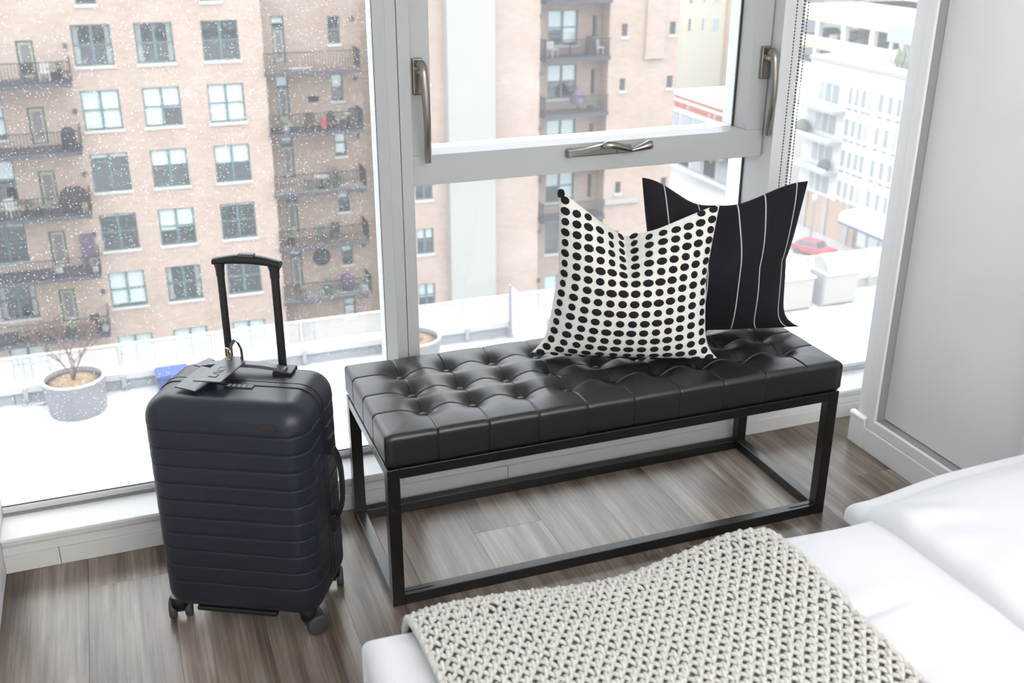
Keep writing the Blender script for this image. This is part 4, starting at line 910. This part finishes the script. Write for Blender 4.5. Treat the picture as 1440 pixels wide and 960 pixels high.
table(26.4, 60.3, -7.12, 'dark table on the upper balcony under the double window', 'pot_dark', 'pot_dark'); grill(27.7, 60.2, -7.12, 'covered barbecue on the upper balcony under the double window')
ub = thing('closed_parasol', 'folded purple-grey parasol on the lower balcony under the double window', 'parasol', (26.9, 60.1, -10.49)); MB().lathe([(.42, .5), (.5, .75), (.3, 1.2), (.06, 1.5)], 12).build('canopy', 'purple', ub, smooth=50); MB().lathe([(.04, 0), (.04, 1.5)], 8).build('pole', 'rail_dark', ub)
pot(27.7, 60.0, -10.49, 'small dark pot on the lower balcony under the double window', 'pot_dark', 1.0)
for i, x_ in enumerate((10.2, 11.05)):
    c = thing('garden_chair', 'yellow garden chair in the courtyard, ' + ('nearer the suitcase handle' if i == 0 else 'nearer the grey mullion'), 'chair', (x_, 59.3, -24.0), (.5, -.4)[i], 'yellow courtyard chairs')
    MB().extrude([(-.35, .15), (.35, .32), (.35, .38), (-.35, .25)], -.32, .32, 0).build('seat', 'yellow', c); MB().extrude([(-.35, .2), (-.25, .2), (-.5, 1.0), (-.58, .98)], -.32, .32, 0).build('backrest', 'yellow', c)
    for a in (-.36, .36): MB().box(a - .07, a + .07, -.4, .4, .5, .55).build('armrest', 'yellow', c)
    for a in (-.33, .33):
        for b in (-.3, .32): MB().box(a - .04, a + .04, b - .04, b + .04, 0, .5).build('leg', 'yellow', c)
chair(12.9, 59.4, -24.0, .6, 'grey-lilac courtyard chair beside the yellow ones', 'purple')

# ================================================================== OUTSIDE: street side on the right
XF = 66.5
def fbox(mb, y0, y1, z0, z1, d0, d1): return mb.box(XF - d1, XF - d0, y0, y1, z0, z1)   # d: how far it stands out of the facade
wbld = thing('white_apartment_block', 'white apartment block with corner balconies beyond the right window', 'building', (XF, 76, -30))
def wp(mb, name, m, parent=None, **k): mb.v = [(a - XF, b - 76, c + 30) for a, b, c in mb.v]; return mb.build(name, m, wbld if parent is None else parent, **k)
wp(MB().box(XF, 88, 66, 91.2, -26.1, -12.9), 'wall', 'white_render'); wp(MB().box(XF - .15, 88.2, 65.8, 91.4, -13.0, -12.6), 'parapet_cap', 'stone_cream')
wp(MB().box(XF + .02, 88, 81.5, 91.2, -30, -26.1), 'ground_floor_wall', 'brick_orange')
for y_ in (82.6, 86.2, 89.6): wp(fbox(MB(), y_ - .35, y_ + .35, -30, -26.1, -.1, .15), 'pier', 'stone_cream')
wp(MB().box(XF + .4, 88, 66, 81.5, -30, -26.1), 'shop_front', 'grey_render')
for k in range(8): wp(fbox(MB(), 68 + 1.7*k, 69.3 + 1.7*k, -29.7, -26.9, -.42, -.35), 'shop_window', 'blind')
def wwin(y0, y1, z0, z1, dark):
    o = wp(fbox(MB(), y0, y1, z0, z1, 0, .05), 'window', 'blind'); wp(fbox(MB(), y0 + .1, y1 - .1, z0 + .1, z1 - .1, .05, .07), 'pane', dark, o)
    wp(fbox(MB(), y0 + .05, y1 - .05, z0 - .5, z0 - .25, 0, .06), 'vent_slot', 'post_grey', o)
st_h = 3.03; pat = [('grey_render', 1), ('blind', 1), ('post_grey', 1)]
R_ = random.Random(5)
for fl_ in range(4):
    zt = -14.7 - st_h*fl_
    for grp in (84.4, 83.4, 82.4, 81.5, 79.9, 78.6, 77.4, 75.2, 74.0, 72.8, 70.5, 69.3, 68.0):
        wwin(grp - .38, grp + .38, zt - 1.8, zt, R_.choice(('window_grey', 'window_grey', 'post_grey', 'grey_render')))
    o = wp(fbox(MB(), 86.2, 88.3, zt - 2.0, zt - .2, 0, .05), 'balcony_door', 'window_grey'); wp(fbox(MB(), 87.2, 87.3, zt - 2.0, zt - .2, .05, .08), 'door_stile', 'blind', o)
    o = wp(fbox(MB(), 88.6, 89.4, zt - 2.0, zt - .2, 0, .05), 'window', 'grey_render')
    if fl_ < 3:
        o = wp(MB().box(XF - 1.5, XF, 84.9, 91.6, zt - 2.75, zt - 2.45), 'balcony', 'grey_render')
        wp(MB().box(XF - 1.52, XF - 1.42, 84.9, 91.6, zt - 2.45, zt - 2.15), 'balcony_edge', 'white_render', o)
pb = MB().lathe([(.5, 0), (.8, .5), (.6, 1.1), (.1, 1.4)], 10).build('balcony_shrub', 'furn_green', smooth=60); pb.location = (65.7, 90.4, -20.18); tag(pb, 'round grey-green shrub on the middle balcony of the white block', 'shrub')
pb = MB().lathe([(.4, 0), (.7, .4), (.5, .9), (.1, 1.1)], 10).build('balcony_shrub', 'slab_grey', smooth=60); pb.location = (65.7, 86.2, -23.21); tag(pb, 'dark grey shrub on the lowest balcony of the white block', 'shrub')
aw = thing('shop_awning', 'pale blue-white shop awning at street level on the white block', 'awning', (XF, 77.5, -26.4)); MB().extrude([(-2.2, -.5), (-2.2, .0), (-1.9, .35), (-.02, .6), (-.02, .4), (-1.9, -.1)], -6.5, 3.6, 1).build('canopy', 'awning', aw); MB().box(-2.25, -2.2, -6.5, 3.6, -.75, -.55).build('valance', 'blue', aw)
slp = thing('street_lamp', 'thin pale street lamp in front of the orange brick ground floor', 'street lamp', (62.6, 82.9, -30)); MB().tube([(0, 0, 0), (0, 0, 4.6)], [.12, .08], 8).build('pole', 'post_grey', slp); MB().lathe([(.1, 4.6), (.28, 4.8), (.25, 5.3), (.05, 5.4)], 10).build('lantern', 'furn_white', slp, smooth=60)
def car(x, y, z, rz, paint, lab, group=None, s=1.0):
    c = thing('car', lab, 'car', (x, y, z), rz, group)
    body = [(-2.1, .35), (-2.1, .75), (-1.95, .88), (-.95, .95), (1.5, .95), (2.05, .85), (2.1, .4), (1.9, .28), (-1.9, .28)]
    MB().extrude(body, -.86, .86, 1).build('body', paint, c, bevel=.06)
    MB().loft([[(a*k_, b*w_, z_) for a, b in ((-1.0, -.8), (1.75, -.8), (1.75, .8), (-1.0, .8))] for z_, k_, w_ in ((.94, 1, 1), (1.40, .72, .82))]).build('cabin', 'car_glass', c, bevel=.05)
    MB().box(-.62, 1.2, -.64, .64, 1.39, 1.44).build('roof', paint, c, bevel=.03)
    for a in (-1.3, 1.3):
        for b in (-.8, .8):
            wl = MB().lathe([(.32, -.1), (.33, 0), (.32, .1)], 14).build('wheel', 'rubber', c); wl.matrix_local = Matrix.Translation((a, b, .33)) @ Matrix.Rotation(PI/2, 4, 'X')
    return c
car(61.6, 80.9, -30, math.radians(112), 'red_paint', 'red car parked in the street beyond the right window')
sh = thing('low_shop_building', 'low pale shop building with a red band seen through the opening sash', 'building', (XF, 103, -30))
def sp_(mb, name, m, parent=None, **k): mb.v = [(a - XF, b - 103, c + 30) for a, b, c in mb.v]; return mb.build(name, m, sh if parent is None else parent, **k)
sp_(MB().box(XF, 94, 100, 122, -30, -20.9), 'wall', 'white_render'); sp_(fbox(MB(), 100, 122, -22.3, -21.6, 0, .06), 'red_band', 'red_band'); sp_(fbox(MB(), 99.8, 122, -21.1, -20.8, 0, .15), 'cornice', 'red_band')
for y_ in (106.2, 108.6, 109.8, 115): MB().lathe([(.28, 0), (.28, .05)], 14).build('band_disc', 'stone_cream', sh).matrix_local = Matrix.Translation((-.07, y_ - 103, 8.05)) @ Matrix.Rotation(-PI/2, 4, 'Y')
for k in range(6):
    y0 = 101.2 + 3.2*k; o = sp_(fbox(MB(), y0, y0 + 2.9, -25.0, -22.9, 0, .05), 'window', 'post_grey')
    for q in range(4): sp_(fbox(MB(), y0 + .12 + .7*q, y0 + .68 + .7*q, -24.8, -23.1, .05, .07), 'pane', 'grey_render', o)
    o = sp_(fbox(MB(), y0, y0 + 2.9, -29.4, -26.3, 0, .05), 'shop_window', 'post_grey'); sp_(fbox(MB(), y0 + .15, y0 + 2.75, -29.2, -26.5, .05, .07), 'pane', 'grey_render' if k % 2 else 'room_dark', o)
an = thing('shop_awning', 'dark green sloped awning over the low shop windows', 'awning', (XF, 108, -26)); MB().extrude([(-1.6, -.4), (-1.6, -.2), (-.2, .5), (-.2, .3)], -4, 4, 1).build('canopy', 'furn_green', an)
sg_ = MB().lathe([(.45, 0), (.45, .08)], 16).build('round_sign', 'sign_pink'); sg_.matrix_world = Matrix.Translation((XF - .15, 108.6, -27.0)) @ Matrix.Rotation(-PI/2, 4, 'Y'); tag(sg_, 'round pink sign hanging in front of the low shop windows', 'sign')
for i, (a, b) in enumerate(((72, 104), (80, 108), (74, 112))): tag(MB().box(a, a + 2.2, b, b + 1.6, -20.9, -20.1).build('rooftop_unit', 'grey_render', bevel=.05), ('grey rooftop unit nearest the edge of the low shop roof', 'grey rooftop unit in the middle of the low shop roof', 'grey rooftop unit at the back of the low shop roof')[i], 'rooftop unit')
cb = thing('cream_building', 'tall cream building with narrow windows behind the low shop', 'building', (83, 150, -30))
def cp(mb, name, m, parent=None, **k): mb.v = [(a - 83, b - 150, c + 30) for a, b, c in mb.v]; return mb.build(name, m, cb if parent is None else parent, **k)
cp(MB().box(70, 92.5, 150, 175, -30, 14), 'wall', 'cream_render'); cp(MB().box(92.5, 99, 151.5, 175, -30, 12), 'wing', 'cream_render'); cp(MB().box(92.2, 92.7, 149.9, 150.2, -30, 14), 'corner_strip', 'brick_orange')
for r_ in range(6):
    z_ = -17.2 + 4.1*r_
    for x_, w_, m_ in ((85.6, .5, 'furn_green'), (88.0, .45, 'post_grey'), (89.9, 1.3, 'grey_render')):
        o = cp(MB().box(x_, x_ + w_, 149.93, 150, z_, z_ + 2.1), 'window', 'blind'); cp(MB().box(x_ + .06, x_ + w_ - .06, 149.9, 149.94, z_ + .1, z_ + 2.0), 'pane', m_, o)
pk = thing('parking_garage', 'pale parking garage with cars behind the white block', 'building', (95, 116, -30))
def pkp(mb, name, m, parent=None, **k): mb.v = [(a - 95, b - 116, c + 30) for a, b, c in mb.v]; return mb.build(name, m, pk if parent is None else parent, **k)
for z0, z1 in ((-30, -20.0), (-17.75, -16.6), (-14.0, -12.6)): pkp(MB().box(95, 118, 108, 140, z0, z1), 'deck', 'cream_render' if z0 > -20 else 'white_render')
pkp(MB().box(110, 118, 108, 140, -20, -12.6), 'core', 'room_dark'); pkp(MB().box(95.2, 95.5, 108, 140, -16.6, -16.1), 'guard', 'white_render')
for y_ in (112, 118, 124, 130, 136): pkp(MB().box(95.1, 95.9, y_ - .4, y_ + .4, -20, -12.6), 'pillar', 'white_render')
pkp(MB().box(95.05, 96, 108, 121.6, -20.0, -17.7), 'infill_wall', 'cream_render')
for i, (y_, z_, m_, lab) in enumerate(((131.5, -16.6, 'car_blue', 'blue car on the upper garage deck'), (127.5, -16.6, 'car_white', 'white car on the upper garage deck'), (121.5, -16.6, 'car_dark', 'dark car on the upper garage deck'), (133, -20.0, 'car_dark', 'dark car on the lower garage deck'), (126.8, -20.0, 'car_blue', 'blue-grey car on the lower garage deck'))): car(98.2, y_, z_, 0, m_, lab)
gb = thing('grey_pavilion', 'small blue-grey boxy building with trees beside it on the roof of the white block', 'building', (70, 80, -12.6))
MB().box(0, 9, -6, 4.6, 1.9, 3.4).build('upper_box', 'grey_render', gb); MB().box(1.6, 9, -5.6, 4.2, 0, 1.9).build('lower_wall', 'white_render', gb)
for k in range(4): MB().box(.1, .35, -5.4 + 3.1*k, -5.05 + 3.1*k, 0, 1.9).build('column', 'white_render', gb)
for i, (y_, lab) in enumerate(((81.7, 'conifer on the white block roof, nearer the blind chains'), (80.9, 'conifer on the white block roof, in the middle of three'), (80.0, 'conifer on the white block roof, nearer the wardrobe'))):
    t_ = thing('conifer', lab, 'tree', (69.2 - .1*i, y_, -12.6)); MB().lathe([(.08, 0), (.08, .4)], 6).build('trunk', 'twig', t_); MB().lathe([(.34, .25), (.38, .6), (.22, 1.3), (.03, 1.9 + .1*i)], 9).build('crown', 'foliage', t_)
for i, (x0, x1, y0, y1, z1, m_, lab) in enumerate(((125, 150, 150, 175, 14, 'white_render', 'white tower with square windows far behind the garage'), (118, 124.6, 160, 178, 20, 'grey_render', 'narrow blue-grey tower far behind the garage'), (100, 116, 178, 200, 18, 'white_render', 'pale far block behind the garage beside the cream building'))):
    b_ = thing('distant_building', lab, 'building', (x0, y0, -30)); MB().box(0, x1 - x0, 0, y1 - y0, 0, z1 + 30).build('wall', m_, b_)
    for r_ in range(8):
        for c_ in range(4):
            q = (x1 - x0)/4; MB().box(q*c_ + q*.28, q*c_ + q*.72, -.06, 0, 14 + 3.6*r_, 16 + 3.6*r_).build('window', 'grey_render', b_)
            if i == 0: MB().box(-.06, 0, 3 + 5*c_, 5.4 + 5*c_, 14 + 3.6*r_, 16 + 3.6*r_).build('window', 'grey_render', b_)
